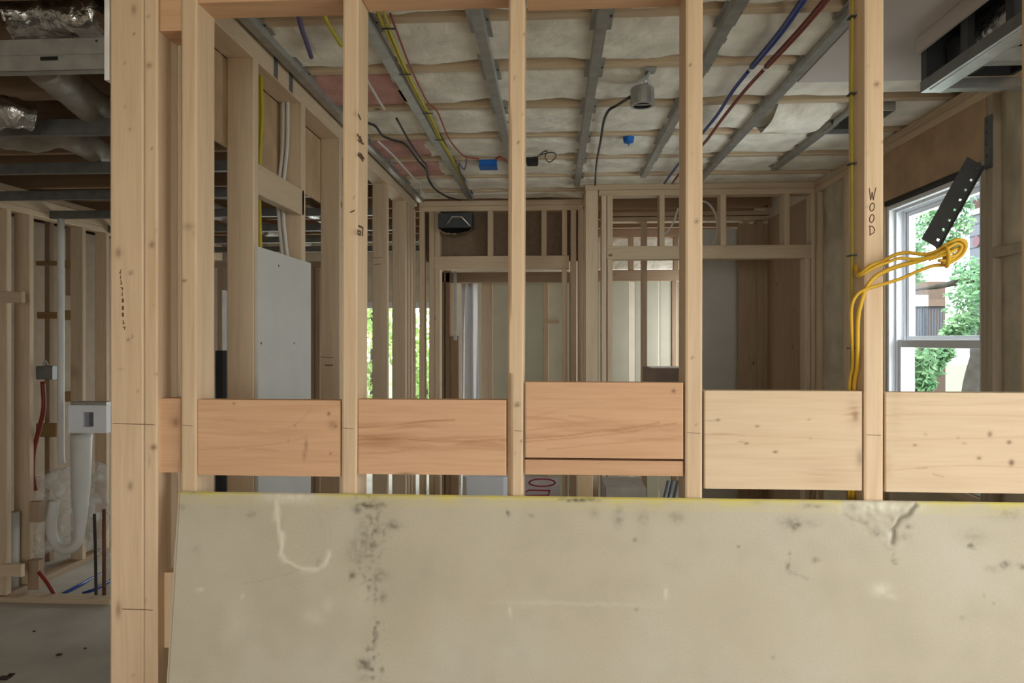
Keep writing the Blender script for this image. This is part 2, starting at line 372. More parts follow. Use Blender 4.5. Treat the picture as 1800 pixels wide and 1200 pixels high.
st3 = front('stud', X(891.5), X(920), .038, ZT, FPINE, knots=[(920, 60, 3, 3, .85), (902, 92, 3, 1.5, .6), (903, 137, 1.8, 3, .8), (909, 250, 2.2, 2.5, .8), (922, 270, 1.5, 2, .7), (909, 711, 5, 3.5, .95), (917, 776, 2.5, 2, .85), (907, 798, 1.5, 2, .6), (917, 201, 1.5, 2, .4)], lean=.0035, wane=wn, label='middle stud with a wavy waney edge')
st4 = front('stud', X(1205), X(1234.5), .038, ZT, FPINE, knots=[(1224, 389, 4, 4, .65), (1212, 114, 2, 2.3, .8), (1217, 628, 2, 2.5, .75), (1211, 205, 1.5, 2, .5), (1224, 745, 1.3, 1.5, .6), (1216, 270, 2.5, 2, .4)], lean=.0015, label='fourth stud, left of the pale wide blocking board')
st5 = front('stud', X(1519.5), X(1552.5), .038, ZT, FPINE, knots=[(1540, 148, 4.2, 4.5, .8), (1525, 116, 1.6, 2, .6), (1524, 365, 3.5, 2, .5), (1553, 248, 4, 2, .8), (1525, 268, 2, 5, .3)], lean=.0015, label='right stud with WOOD written down its face')
st6 = front('stud', X(1519.5) + .406, X(1519.5) + .444, .038, ZT, FPINE)
box('bottom_plate', wf, X(193.5), 1.60, YF, YB, 0, .038, FPINE)
def blk(p0, p1, q0, q1, mat, dy=.004, th=.038, gap=.0015, nm='blocking_board', **k):
    m = (p0 + p1) / 2; y0 = YF + dy
    k.setdefault('step', .0028); return front(nm, T(p0) * y0 + gap, T(p1) * y0 - gap, W(m, q1, y0).z, W(m, q0, y0).z, mat, y0=y0, y1=y0 + th, **k)
blk(276, 318, 700, 830, RED, dy=.012, knots=[(309, 742, 7, 9, .6), (304, 741, 8, 9, .25)], label='short stub of reddish blocking beside the end post')
blk(345.2, 599.5, 703, 836, RED, knots=[(585, 746, 9, 8, .38), (590, 749, 4, 3, .7), (578, 727, 3, 3.5, .8), (411, 709, 3, 2.5, .6), (581, 797, 2, 2, .8), (507, 774, 1.6, 2.2, .5), (519, 748, 1.8, 3, .4), (538, 783, 3, 12, .5), (535, 800, 3, 10, .4)], flame=[(480, 760, 70, 8, .35), (420, 745, 60, 14, .15), (450, 790, 110, 5, .25)], lines=[([(350, 760), (420, 764), (480, 760), (520, 745), (550, 715)], 1.3, .35), ([(350, 790), (440, 784), (520, 774), (545, 760)], 1.3, .3), ([(370, 745), (400, 738), (440, 748), (420, 756)], 1, .25), ([(350, 810), (480, 806), (597, 812)], 1.6, .15)], label='reddish fir blocking board between the first two studs')
blk(627.5, 891, 702.5, 834, RED, knots=[(715, 832, 18, 1.6, .8)], flame=[(680, 748, 80, 6, .7), (660, 772, 70, 16, .9), (800, 775, 100, 7, .8), (880, 778, 60, 8, .7), (740, 786, 60, 7, .7)], lines=[([(629, 751), (680, 748), (740, 741), (800, 738)], 1.6, .8), ([(629, 766), (700, 770), (780, 776), (889, 772)], 1.6, .8), ([(629, 797), (690, 795), (760, 786), (889, 790)], 1.2, .5), ([(660, 764), (760, 770), (889, 766)], 1.5, .5), ([(629, 820), (740, 815), (889, 822)], 1.5, .15)], label='reddish fir blocking board with dark streaked grain')
blk(920.5, 1203.5, 672, 805, RED, dy=-.001, gap=.003, knots=[(1184, 687, 3.4, 3.4, .9)], flame=[(1010, 745, 60, 4, .5), (1080, 757, 75, 3.5, .9), (960, 766, 60, 3, .7), (1120, 748, 40, 2.5, .6), (940, 735, 40, 3, .6), (1060, 740, 40, 4, .35), (1150, 772, 60, 3, .4), (980, 750, 30, 4, .4)], lines=[([(922, 770), (990, 766), (1060, 757), (1120, 750), (1160, 742)], 1.2, .8), ([(922, 776), (980, 772), (1040, 766), (1100, 760), (1150, 750), (1190, 744)], 1.0, .55), ([(922, 732), (970, 735), (1010, 742), (1030, 748)], 1.2, .5), ([(925, 757), (960, 752), (1000, 748), (1035, 742)], 1.0, .45), ([(1000, 730), (1060, 738), (1090, 744)], 1.4, .35), ([(960, 790), (1040, 782), (1120, 775), (1200, 768)], 1.2, .35), ([(930, 735), (1000, 718), (1100, 716), (1200, 720)], 1.2, .2), ([(930, 700), (1030, 702), (1200, 700)], 1.5, .18)], label='higher reddish blocking board with swirling grain')
blk(920.5, 1203, 809, 835, RED, dy=.006, gap=.002, nm='blocking_strip', label='narrow reddish strip under the higher blocking board')
blk(1235.5, 1518, 687, 860, PALE, dy=-.001, gap=.003, knots=[(1262, 738, 4, 2, .8), (1250, 740, 8, 1, .4), (1331, 749, 4, 2, .7), (1312, 779, 4, 2, .8), (1302, 776, 6, 1, .4), (1363, 794, 4, 2.2, .9), (1422, 737, 3, 1.6, .5), (1425, 770, 3, 1.5, .4), (1504, 731, 5, 9, .55), (1512, 805, 7, 16, .45)], flame=[(1500, 720, 12, 25, .55), (1450, 835, 40, 22, .28)], lines=[([(1237, 764), (1270, 763), (1310, 765)], 1.0, .5), ([(1310, 765), (1400, 768), (1510, 775)], 1.2, .22), ([(1237, 800), (1360, 806), (1510, 800)], 2, .12), ([(1237, 720), (1360, 716), (1490, 722)], 2, .1)], label='pale pine blocking board with small knots')
blk(1553.5, 1850, 690, 866, PALE, dy=-.001, gap=.003, knots=[(1740, 763, 4, 5, .7), (1774, 777, 4, 3.5, .8), (1721, 805, 4, 3, .7), (1778, 813, 4.5, 5.5, .9), (1608, 782, 3.5, 2, .7), (1627, 763, 4, 3, .3), (1695, 779, 4, 2, .35), (1684, 769, 3, 2, .35)], flame=[(1575, 720, 10, 45, .22), (1560, 820, 8, 20, .3)], lines=[([(1555, 730), (1650, 728), (1800, 731)], 1.2, .28), ([(1555, 775), (1650, 772), (1800, 768)], 1.2, .2), ([(1555, 828), (1640, 820), (1720, 818), (1800, 822)], 1.4, .28), ([(1640, 833), (1660, 838)], 1.0, .6), ([(1610, 823), (1630, 822)], 1.0, .6), ([(1555, 708), (1680, 712), (1800, 706)], 1.6, .15)], label='pale knotty blocking board at the right edge')
blk(276, 330, 1006, 1138, FPINE, dy=.03, nm='blocking_board')
# blocking along the top of the partition
def topblk(p0, p1, zb, dz=.20, mat=RED, **k): return front('top_blocking', X(p0) + .001, X(p1) - .001, zb, zb + dz, mat, y0=YF + .004, y1=YB, **k)
zt = CZ + .825
topblk(277, 318, CZ + .757, .22); topblk(345.2, 603, zt - .002); topblk(631, 896, zt + .005); topblk(925, 1207, zt - .004); topblk(1237, 1521, zt + .012)
topblk(1555, 1850, zt + .02)
# pencil lines, stamps and writing
yv = YF - .0004
def fl_(pts, Y=YF - .0002): return [W(a, b, Y) for a, b in pts]
strokes('pencil_line', post, [fl_([(199, 744), (252, 745.5)]), fl_([(215, 1070), (252, 1071)])], PENC, (0, -1, 0), .0016)
strokes('pencil_line', stE, [fl_([(254, 745.5), (272, 746.5)]), fl_([(254, 1071), (268, 1072)])], PENC, (0, -1, 0), .0016)
strokes('pencil_line', st1, [fl_([(320, 747), (338, 748)])], PENC, (0, -1, 0), .0012)
strokes('pencil_line', st2, [fl_([(602, 752), (622, 753.5)])], PENC, (0, -1, 0), .0010)
strokes('pencil_line', st3, [fl_([(905, 756.5), (917, 757.5)])], PENC, (0, -1, 0), .0012)
strokes('pencil_line', st4, [fl_([(1208, 760), (1231, 761.5)])], PENC, (0, -1, 0), .0010)
strokes('pencil_line', st5, [fl_([(1524, 764), (1548, 765)])], PENC, (0, -1, 0), .0012)
# the faded mill stamp running down the wide post
st_ = []
for i, (x, y, g) in enumerate([(212, 477, 0), (212, 487, 1), (213, 496, 2), (214, 507, 3), (215, 517, 1), (216, 528, 4), (216, 541, 4), (216, 553, 4), (217, 566, 2), (218, 576, 3)]):
    G = {0: [[(-1, 2), (1, -3)], [(-2, 3), (1, 3)]], 1: [[(0, -3), (0, 3)]], 2: [[(-1, -3), (1, 0), (-1, 3), (2, 3)]], 3: [[(-2, -2), (2, 0)], [(2, -2), (1, 3)]], 4: [[(-1, -3), (1, -3), (1, 3), (-1, 3), (-1, -3)], [(-1, 0), (1, 0)]]}[g]
    st_ += [fl_([(x + a, y + b) for a, b in l]) for l in G]
strokes('mill_stamp', post, st_, INK, (0, -1, 0), .0017)
def ell(cx, cy, rx, ry, a0=0, a1=360, n=14, sk=0): return [(cx + rx * math.cos(math.radians(a0 + (a1 - a0) * i / n)) - sk * ry * math.sin(math.radians(a0 + (a1 - a0) * i / n)), cy + ry * math.sin(math.radians(a0 + (a1 - a0) * i / n))) for i in range(n + 1)]
strokes('lettering', st5, [fl_([(1528, 331), (1530.5, 351), (1533, 338), (1535, 351), (1539.5, 330)]), fl_(ell(1533, 364, 4, 7, 0, 360, sk=.15)), fl_(ell(1532.5, 384, 3.8, 7, 0, 360, sk=.15)), fl_([(1529, 397), (1529.5, 413)]), fl_([(1528, 397), (1534, 398), (1537.5, 403), (1536, 409), (1528.5, 413)])], INK, (0, -1, 0), .0017, label='handwritten capitals WOOD')
xs = X(627.5) + .001 + .0035 * .4
def sd(pts): return [WX(a, b, xs + .0012 + .0035 * ((WX(a, b, xs).z - 1.379) - .4)) for a, b in pts]
strokes('grade_stamp', st2, [sd([(630, 201), (634, 209)]), sd([(628, 236), (636, 247)]), sd([(630, 246), (639, 253)]), sd([(634, 240), (635, 250)]), sd([(631, 269), (638, 283)]), sd([(629.5, 272), (637, 279)]), sd([(634, 270), (640, 279)]), sd([(631, 397), (638, 400), (637.5, 414)]), sd([(629, 405), (634, 407), (633.5, 413), (629, 411), (629, 405)])], INK, (1, 0, 0), .004, label='smudged ink grade stamp')
strokes('pen_mark', st2, [fl_([(616, 373), (623, 370)])], INK, (0, -1, 0), .003)

# ---- leaning drywall sheet (a loose thing)
PH = math.asin(.118); SW, SH_, STH = 2.44, 1.219, .0127
topy = YF - .001; sy0 = topy - math.sin(PH) * SH_ - math.cos(PH) * STH
sx0 = T(313) * (topy - STH)
def sheet_local(px, py):
    u = (px - 900) / F; d = Vector((-SN + u * CS, CS + u * SN, (597 - py) / F)); n = Vector((0, -math.cos(PH), math.sin(PH))); p0 = Vector((0, sy0, 0)); o = Vector((0, 0, CZ))
    k = (p0 - o).dot(n) / d.dot(n); p = o + d * k
    return p.x - sx0, (p.z) / math.cos(PH)
def build_sheet():
    nxx = 740; rows = list(np.linspace(0, .60, 12)) + list(np.linspace(.6035, SH_, 178)); cols = np.linspace(0, SW, nxx)
    Dk = [(893, 903, 3, 5, .9), (934, 905, 6, 3, .5), (1087, 910, 9, 18, .38), (1130, 912, 10, 14, .30), (1190, 910, 12, 9, .45), (1045, 902, 8, 10, .3), (1118, 951, 5, 4, .55), (1400, 923, 9, 7, .95), (1392, 921, 22, 12, .45), (1425, 920, 16, 8, .22), (1385, 998, 5, 9, .55), (1390, 1006, 8, 5, .4), (1435, 985, 6, 5, .5), (1389, 972, 3, 4, .6), (1573, 986, 6, 5, .45), (1537, 938, 10, 7, .45), (1520, 920, 10, 5, .4), (1588, 945, 12, 8, .3), (1600, 926, 6, 5, .5), (1706, 961, 6, 4, .8), (1712, 945, 22, 12, .25), (1768, 995, 9, 7, .75), (1745, 1002, 12, 6, .3), (1797, 997, 7, 5, .7), (1770, 905, 30, 12, .22), (1500, 893, 12, 6, .5), (1430, 891, 18, 4, .4), (1330, 885, 14, 5, .22), (320, 893, 9, 7, .35), (345, 968, 8, 8, .25), (440, 905, 9, 6, .3), (1298, 962, 3, 3, .6), (1730, 1048, 3, 3, .6), (1747, 1063, 3, 3, .5), (1690, 1088, 6, 4, .35), (1358, 1157, 4, 4, .4), (1120, 1072, 3, 3, .5), (560, 992, 6, 7, .5), (672, 1052, 9, 8, .5), (655, 960, 7, 6, 1.0), (690, 925, 18, 8, .55), (662, 935, 9, 7, .75), (620, 1012, 7, 8, .75), (630, 970, 22, 25, .35), (665, 1012, 18, 12, .4), (640, 1168, 12, 9, .9), (657, 1135, 6, 9, .5), (662, 1122, 7, 6, .4), (672, 1178, 5, 6, .55), (645, 1192, 14, 6, .35), (650, 888, 26, 4, .95), (628, 896, 10, 9, .75), (660, 893, 12, 5, .55), (640, 950, 16, 40, .4), (1018, 880, 34, 3.2, .95), (340, 868, 30, 3, .2)]
    Tn = [(352, 1038, 6, 4, .8), (427, 1050, 3, 7, .6), (1171, 1044, 3.5, 9, 1), (898, 1075, 3.5, 9, .8), (1548, 1037, 14, 10, .7), (1563, 1048, 12, 6, .5), (550, 1085, 18, 12, .4), (640, 1040, 16, 30, .35), (1560, 944, 7, 5, 1), (420, 1090, 26, 40, .25), (1000, 1062, 120, 3, .35), (508, 875, 48, 10, .85), (1545, 892, 62, 9, .9), (575, 1065, 10, 14, .3)]
    L = lambda q: [(*sheet_local(a, b), c * 1.60 / F, d * 1.60 / F, s) for a, b, c, d, s in q]
    Dk = L(Dk); Tn = L(Tn); PL = lambda ps: [sheet_local(*p) for p in ps]
    cres = PL([(484, 885), (487, 920), (494, 950), (492, 975), (505, 990), (530, 1000), (555, 1002), (570, 992), (577, 975)])
    crack = PL([(1607, 888), (1598, 905), (1580, 918), (1567, 932), (1572, 955)]); hair = PL([(430, 1028), (480, 1016), (530, 1001)])
    hook = PL([(1388, 985), (1384, 998), (1390, 1008), (1402, 1012), (1420, 1018)]); hook2 = PL([(1572, 975), (1569, 988), (1578, 994)]); ring = PL([(577, 975), (582, 940), (574, 905), (560, 890)]); rim2 = PL([(1487, 905), (1510, 920), (1530, 927), (1560, 945)])
    mold = PL([(645, 876), (655, 910), (660, 940), (648, 970), (640, 1000), (655, 1040)]); mold2 = PL([(665, 1100), (660, 1125), (655, 1150), (642, 1172), (660, 1195)])
    dent = sheet_local(535, 945); goug = sheet_local(1540, 905); yg = [sheet_local(a, 870)[0] for a in (458, 556, 1478, 1612)]
    gx, gz = np.meshgrid(cols, np.array(rows)); gx = gx.ravel(); gz = gz.ravel(); P = list(zip(gx.tolist(), gz.tolist()))
    nf = lambda f, d: np.array([noise.noise((x * f, z * f, d)) if z > .55 else 0. for x, z in P])
    n1 = nf(22, 3); n2 = nf(70, 8); n3 = nf(115, 5); n5 = nf(5, 9); wx = gx + .006 * nf(45, 1); wz = gz + .006 * nf(45, 2)
    def seg(ln):
        b = np.full(gx.shape, 9.)
        for (ax, ay), (bx, by) in zip(ln[:-1], ln[1:]):
            dx, dy = bx - ax, by - ay; t = np.clip(((wx - ax) * dx + (wz - ay) * dy) / (dx * dx + dy * dy), 0, 1); b = np.minimum(b, np.hypot(wx - ax - t * dx, wz - ay - t * dy))
        return b
    sp = .5 + .5 * np.clip((n2 * .6 + n3) * 2.2, -1, 1)          # speckle
    st = np.zeros_like(gx); to = np.zeros_like(gx); y = np.zeros_like(gx)
    for (a, b, c, d, q) in Dk: st = np.maximum(st, q * np.exp(-(((wx - a) / c) ** 2 + ((wz - b) / d) ** 2)) * (.45 + .75 * sp))
    for (a, b, c, d, q) in Tn: to = np.maximum(to, q * np.exp(-.9 * (((wx - a) / c) ** 2 + ((wz - b) / d) ** 2)) * (.7 + .4 * sp))
    dm = seg(mold); st = np.maximum(st, np.exp(-(dm / .028) ** 2) * (.10 + .75 * np.clip(n2 * .8 + n3 * .7 + .05, 0, 1)))
    dm = seg(mold2); st = np.maximum(st, np.exp(-(dm / .016) ** 2) * 1.1 * np.clip(n2 * .8 + n3 * .8 - .02, 0, 1))
    dc = seg(cres); wd_ = .003 + .010 * np.clip(n1 + .25, 0, 1); to = np.maximum(to, .75 * np.exp(-(dc / wd_) ** 2)); y -= .0015 * np.exp(-(dc / .006) ** 2)
    for ln, q, w_ in ((ring, .10, .003), (hook, .30, .003), (hook2, .4, .0025), (hair, .20, .0016), (rim2, .30, .004)): st = np.maximum(st, q * np.exp(-(seg(ln) / w_) ** 2) * (.5 + .6 * sp))
    q = ((gx - dent[0]) / .055) ** 2 + ((gz - dent[1]) / .075) ** 2; y += .003 * np.clip(1 - q, 0, 1)
    dk = seg(crack); w_ = .0035 + .004 * np.clip(n1 + .2, 0, 1); st = np.maximum(st, .62 * np.exp(-(dk / w_) ** 2)); y += .004 * np.exp(-(dk / .005) ** 2); y -= .0012 * np.exp(-((dk - .012) / .006) ** 2)
    q = ((gx - goug[0]) / .085) ** 2 + ((gz - goug[1]) / .05) ** 2; y += np.clip(1 - q, 0, 1) * (.003 + .004 * n1 + .003 * n2)
    ed = SH_ - gz; ye = np.where(ed < .004, 1, np.where(ed < .012 + .006 * n1, .5, np.where(ed < .03, .2, 0))) * (.75 + .5 * n1)
    ye = np.where(((gx > yg[0]) & (gx < yg[1])) | ((gx > yg[2]) & (gx < yg[3])), ye * .12, ye)
    st = np.maximum(st, .07 * np.clip(n1 + n5, 0, 1)); y += np.where(ed < .006, (.006 - ed) ** 2 / .006 * .9, 0); y += np.where(gx < .005, .002, 0)
    A = {'stain': np.clip(st, 0, 1).tolist(), 'torn': np.clip(to, 0, 1).tolist(), 'yellow': np.clip(ye, 0, 1).tolist()}
    vs = list(zip(gx.tolist(), y.tolist(), gz.tolist()))
    n = nxx; m = len(rows)
    fs = [(j * n + i, j * n + i + 1, (j + 1) * n + i + 1, (j + 1) * n + i) for j in range(m - 1) for i in range(n - 1)]
    B = len(vs)
    for (x, z) in ((0, 0), (SW, 0), (SW, SH_ - .001), (0, SH_ - .001)):
        vs.append((x, STH, z)); [A[k].append(0 if k != 'yellow' else (.8 if z > 1 else 0)) for k in A]
    fs += [(B, B + 3, B + 2, B + 1), tuple(j * n for j in range(m)) + (B + 3, B), tuple(j * n + n - 1 for j in range(m - 1, -1, -1)) + (B + 1, B + 2), tuple(range(n - 1, -1, -1)) + (B, B + 1), tuple((m - 1) * n + i for i in range(n)) + (B + 2, B + 3)]
    me = mesh(vs, fs, (0, 0, 0))
    for k in A: me.attributes.new(k, 'FLOAT', 'POINT').data.foreach_set('value', A[k])
    o = link('drywall_sheet', me, SHEET, None, (sx0, sy0, .002), 'stained and dented drywall sheet with yellow top edge leaning on the studs', 'drywall')
    o.rotation_euler.x = -PH
build_sheet()

# ---- left wall of the room beyond (runs away from the camera)
wl = struct('wall_left', (XL, YB, 0), 'stud wall running back along the left of the inner room', 'wall')
box('top_plate', wl, XL - .089, XL, YB, YK, ZP + .038, ZJ, STUD['y']); box('top_plate', wl, XL - .089, XL, YB, YK - .09, ZP, ZP + .0375, STUD['y'])
box('bottom_plate', wl, XL - .089, XL, YB, YK, 0, .038, STUD['y'])
lstud = []
for i, px in enumerate((446, 531, 597.5, 640, 681, 713)):
    y = XL / T(px); lstud.append(y)
    s = box('stud', wl, XL - .089, XL, y, y + .038, .038, ZP, STUD['z'])
    if px == 597.5:
        strokes('pencil_line', s, [fl_([(564, 627), (586, 628)], y), fl_([(570, 641), (586, 641)], y), fl_([(572, 642.5), (584, 642.5)], y)], PENC, (0, -1, 0), .003)
    if px == 681:
        strokes('pencil_line', s, [fl_([(655, 453), (672, 452.5)], y), fl_([(658, 464.5), (670, 464)], y)], PENC, (0, -1, 0), .003)
for y in (4.60, 4.70, 4.80): box('stud', wl, XL - .089, XL, y, y + .038, .038, ZP, STUD['z'])
ya, yb = lstud[0] + .038, lstud[1] + .10
box('blocking_board', wl, XL - .038, XL, lstud[0] + .038, lstud[1] + .02, WX(490, 358, XL).z, WX(490, 308, XL).z, STUD['y'], label='flat blocking board low under the top plate')
box('sheathing_panel', wl, XL - .10, XL - .089, YB + .03, 3.35, CZ + .62, ZP, PLY, label='brown board closing the top of the stud bays')
# drywall scrap on the inner face
pz = WX(485, 445, XL).z
dp = box('drywall_panel', wl, XL, XL + .0127, XL / T(447.5), XL / T(541), .3, pz, DRY, r=.001, label='tall narrow grey-white drywall scrap on the studs')
mb = MB()
for (a, b) in ((490, 467), (459, 603), (517, 603)):
    p = WX(a, b, XL + .0127); MB().add(*tubedata([p + Vector((.0004, 0, 0)), p + Vector((-.004, 0, 0))], .005, 8)).build('screw', DARKM, dp)
# white sheet leaning behind and the black bar in the next room
box('stud', wl, XL - .089, XL, YB + .002, YB + .04, .038, ZP, STUD['z'])

# ---- back wall of the inner room with the door opening
bw = struct('wall_back', (0, YK, 0), 'framed back wall with a rough door opening', 'wall')
xa, xb = T(737) * YK, T(1027) * YK
box('top_plate', bw, xa, xb, YK, YK + .089, ZP + .038, ZJ - .002, STUD['x']); box('top_plate', bw, xa, xb, YK, YK + .089, ZP, ZP + .037, STUD['x'])
for p0, p1 in ((737, 746), (754, 763.5), (1003, 1013), (1016, 1026)):
    rb('stud', bw, p0, p1, 0, 0, YK, .089, STUD['z'], z0=0, z1=ZP)
zh0, zh1 = W(875, 472.5, YK).z, W(875, 449.5, YK).z
for p0, p1 in ((764, 773.5), (988, 997)): rb('trimmer_stud', bw, p0, p1, 0, 0, YK, .089, STUD['z'], z0=0, z1=zh0)
for p0, p1 in ((764, 773.5), (857, 866.5), (908, 917), (951.5, 961), (988, 997)): rb('cripple_stud', bw, p0, p1, 0, 0, YK, .089, STUD['z'], z0=zh1, z1=ZP)
rb('header', bw, 763.5, 1000, 0, 0, YK, .089, STUD['x'], z0=zh0, z1=zh1)
box('sheathing_panel', bw, xa, xb, YK + .09, YK + .102, zh1 - .03, ZP + .05, OSB, label='brown sheathing closing the bays above the door')
# duct boot in the first bay
db = empty('duct_boot', W(801, 410, YK - .06), 'dark duct box with a foil underside above the door opening', 'duct')
p = W(772, 376, YK); q = W(831, 402, YK)
box('box', db, p.x, q.x, YK - .05, YK + .085, q.z, p.z - .002, DARKM)
mb = MB(); nxx = 16; vs = []
for j in range(7):
    for i in range(nxx + 1):
        u = i / nxx; w = j / 6; vs.append((p.x + (q.x - p.x) * u, YK - .055 + .14 * w, q.z + .004 - .062 * math.sin(math.pi * u) ** .5 * math.sin(math.pi * (.25 + .75 * w)) + .006 * nz(i * .7, j * .9, 2)))
mb.add(vs, [(j * (nxx + 1) + i, j * (nxx + 1) + i + 1, (j + 1) * (nxx + 1) + i + 1, (j + 1) * (nxx + 1) + i) for j in range(6) for i in range(nxx)])
mb.build('foil_underside', FOIL, db, smooth=True)
mb = MB().tube([W(785, 395, YK - .056), W(795, 381, YK - .06), W(812, 381, YK - .06), W(826, 397, YK - .056)], .008); mb.build('foil_fold', FOIL, db, smooth=True)

# ---- closet wall standing forward on the right
cw = struct('wall_closet', (T(1030) * YC, YC, 0), 'framed closet wall with a wide opening, right of the door', 'wall')
xa = T(1029) * YC
box('top_plate', cw, xa, XR, YC, YC + .089, ZP + .038, ZJ - .002, STUD['x']); box('top_plate', cw, T(1053) * YC, XR, YC, YC + .089, ZP, ZP + .037, STUD['x'])
box('top_plate', cw, xa, xa + .089, YC + .09, YK, ZP + .038, ZJ - .002, STUD['y'])
rb('corner_post', cw, 1029, 1051, 0, 0, YC, .038, STUD['z'], z0=0, z1=ZP + .037)
rb('stud', cw, 1057, 1066, 0, 0, YC, .089, STUD['z'], z0=0, z1=ZP)
zh0, zh1 = W(1246, 454.5, YC).z, W(1246, 431, YC).z
rb('trimmer_stud', cw, 1067.5, 1077, 0, 0, YC, .089, STUD['z'], z0=0, z1=zh0)
rb('cripple_stud', cw, 1067, 1077, 0, 0, YC, .089, STUD['z'], z0=zh1, z1=ZP)
for p0, p1 in ((1159, 1168.5), (1266.5, 1277), (1378, 1388.5)): rb('cripple_stud', cw, p0, p1, 0, 0, YC, .089, STUD['z'], z0=zh1, z1=ZP)
rb('header', cw, 1067, 1426, 0, 0, YC, .089, STUD['x'], z0=zh0, z1=zh1)
rb('trimmer_stud', cw, 1415, 1425, 0, 0, YC + .002, .087, STUD['z'], z0=0, z1=zh0)
rb('stud', cw, 1426, 1435.5, 0, 0, YC, .089, STUD['z'], z0=0, z1=ZP); rb('stud', cw, 1436.5, 1446.5, 0, 0, YC, .089, STUD['z'], z0=0, z1=ZP)
for y in (4.55, 4.75): box('stud', cw, xa, xa + .089, y, y + .038, 0, ZP + .037, STUD['z'])
# inside of the closet: rear partition, side boards, shelf box
YD = 5.35
rc = struct('wall_closet_rear', (.3, YD, 0), 'inner partition seen through the closet opening', 'wall')
zr = W(1130, 381, YD).z
box('top_plate', rc, T(1060) * YD, XR, YD, YD + .089, W(1130, 389, YD).z, zr, STUD['x'])
box('top_plate', rc, T(1060) * YD, XR, YD, YD + .089, W(1130, 372, YD).z, W(1130, 380, YD).z + .002, STUD['x'])
zr = W(1130, 389, YD).z
for p0, p1 in ((1128.5, 1137.5), (1308, 1317.5)): rb('stud', rc, p0, p1, 0, 0, YD, .089, STUD['z'], z0=0, z1=zr)
rb('drywall_panel', rc, 1222, 1318, 402, 720, YD + .09, .0127, DRY, z0=.2, label='plain grey drywall at the back of the closet')
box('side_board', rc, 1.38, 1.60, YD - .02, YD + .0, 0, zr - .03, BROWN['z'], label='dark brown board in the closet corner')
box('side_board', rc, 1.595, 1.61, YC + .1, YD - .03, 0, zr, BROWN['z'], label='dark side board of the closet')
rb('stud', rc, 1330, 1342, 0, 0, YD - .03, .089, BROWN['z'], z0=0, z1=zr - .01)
# far framing behind that partition
YG = 6.6
rg = struct('wall_far', (.3, YG, 0), 'far partition with dark headers behind the closet', 'wall')
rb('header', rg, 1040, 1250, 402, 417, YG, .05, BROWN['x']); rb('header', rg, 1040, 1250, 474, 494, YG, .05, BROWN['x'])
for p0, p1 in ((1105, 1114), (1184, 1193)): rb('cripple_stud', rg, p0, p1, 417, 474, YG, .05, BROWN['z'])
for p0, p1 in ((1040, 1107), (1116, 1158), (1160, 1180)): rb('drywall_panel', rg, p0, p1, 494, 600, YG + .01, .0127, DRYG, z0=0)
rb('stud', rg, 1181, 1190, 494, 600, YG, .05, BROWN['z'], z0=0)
rb('insulation_batt', rg, 1030, 1260, 418, 473, YG + .35, .05, BATT)
# room seen through the door opening
YH = 6.0
rh = struct('wall_hall', (-.5, YH, 0), 'second framed opening seen through the door opening', 'wall')
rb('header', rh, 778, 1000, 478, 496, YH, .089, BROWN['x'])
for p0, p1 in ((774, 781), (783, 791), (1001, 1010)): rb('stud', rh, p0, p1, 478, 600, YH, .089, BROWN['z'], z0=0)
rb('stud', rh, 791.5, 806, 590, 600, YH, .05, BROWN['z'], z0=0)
rb('corner_bead', rh, 797, 803, 477, 598, YH - .02, .006, GALV, r=.001, label='strip of galvanised corner bead')
rb('drywall_panel', rh, 862, 957, 480, 600, YH + .45, .0127, DRYG, z0=0, label='pale green drywall panel seen through the door opening')
rb('drywall_panel', rh, 964, 1010, 480, 600, YH + .45, .0127, DRYG, z0=0, label='narrow green drywall panel beside the door opening')
rb('stud', rh, 846, 866, 480, 600, YH + .36, .04, STUD['z'], z0=0); rb('stud', rh, 955, 964, 480, 600, YH + .40, .04, STUD['z'], z0=0)
rb('nailing_block', rh, 957, 983, 562, 568, YH + .39, .04, STUD['x'])
box('wall_far_end', None, -1.2, 2.0, 7.6, 7.7, 0, 2.9, SHELLW, label='plain wall at the far end of the house', cat='wall', kind='structure')
box('wall_far_side', None, XR, XR + .12, YC + .1, 7.6, 0, 2.9, SHELLW, label='side wall of the far rooms', cat='wall', kind='structure')
# white roll of sheet plastic hanging in the far opening
vs = []; n1_, n2_ = 26, 18; a = W(811, 496, YH + .2); b = W(838, 700, YH + .2)
for j in range(n2_ + 1):
    w = j / n2_
    for i in range(n1_ + 1):
        u = i / n1_; vs.append((a.x + (b.x - a.x) * (u * (1 + .25 * w) - .03 * w), a.y + .03 * math.sin(u * 14 + w * 2) + .02 * nz(u * 4, w * 3, 1), a.z + (.15 - a.z) * w))
mb = MB().add(vs, [(j * (n1_ + 1) + i, j * (n1_ + 1) + i + 1, (j + 1) * (n1_ + 1) + i + 1, (j + 1) * (n1_ + 1) + i) for j in range(n2_) for i in range(n1_)])
o = mb.build('plastic_sheet', WHITE, smooth=True, label='white plastic sheet hanging in the far doorway', cat='plastic sheet'); md = o.modifiers.new('thick', 'SOLIDIFY'); md.thickness = .003
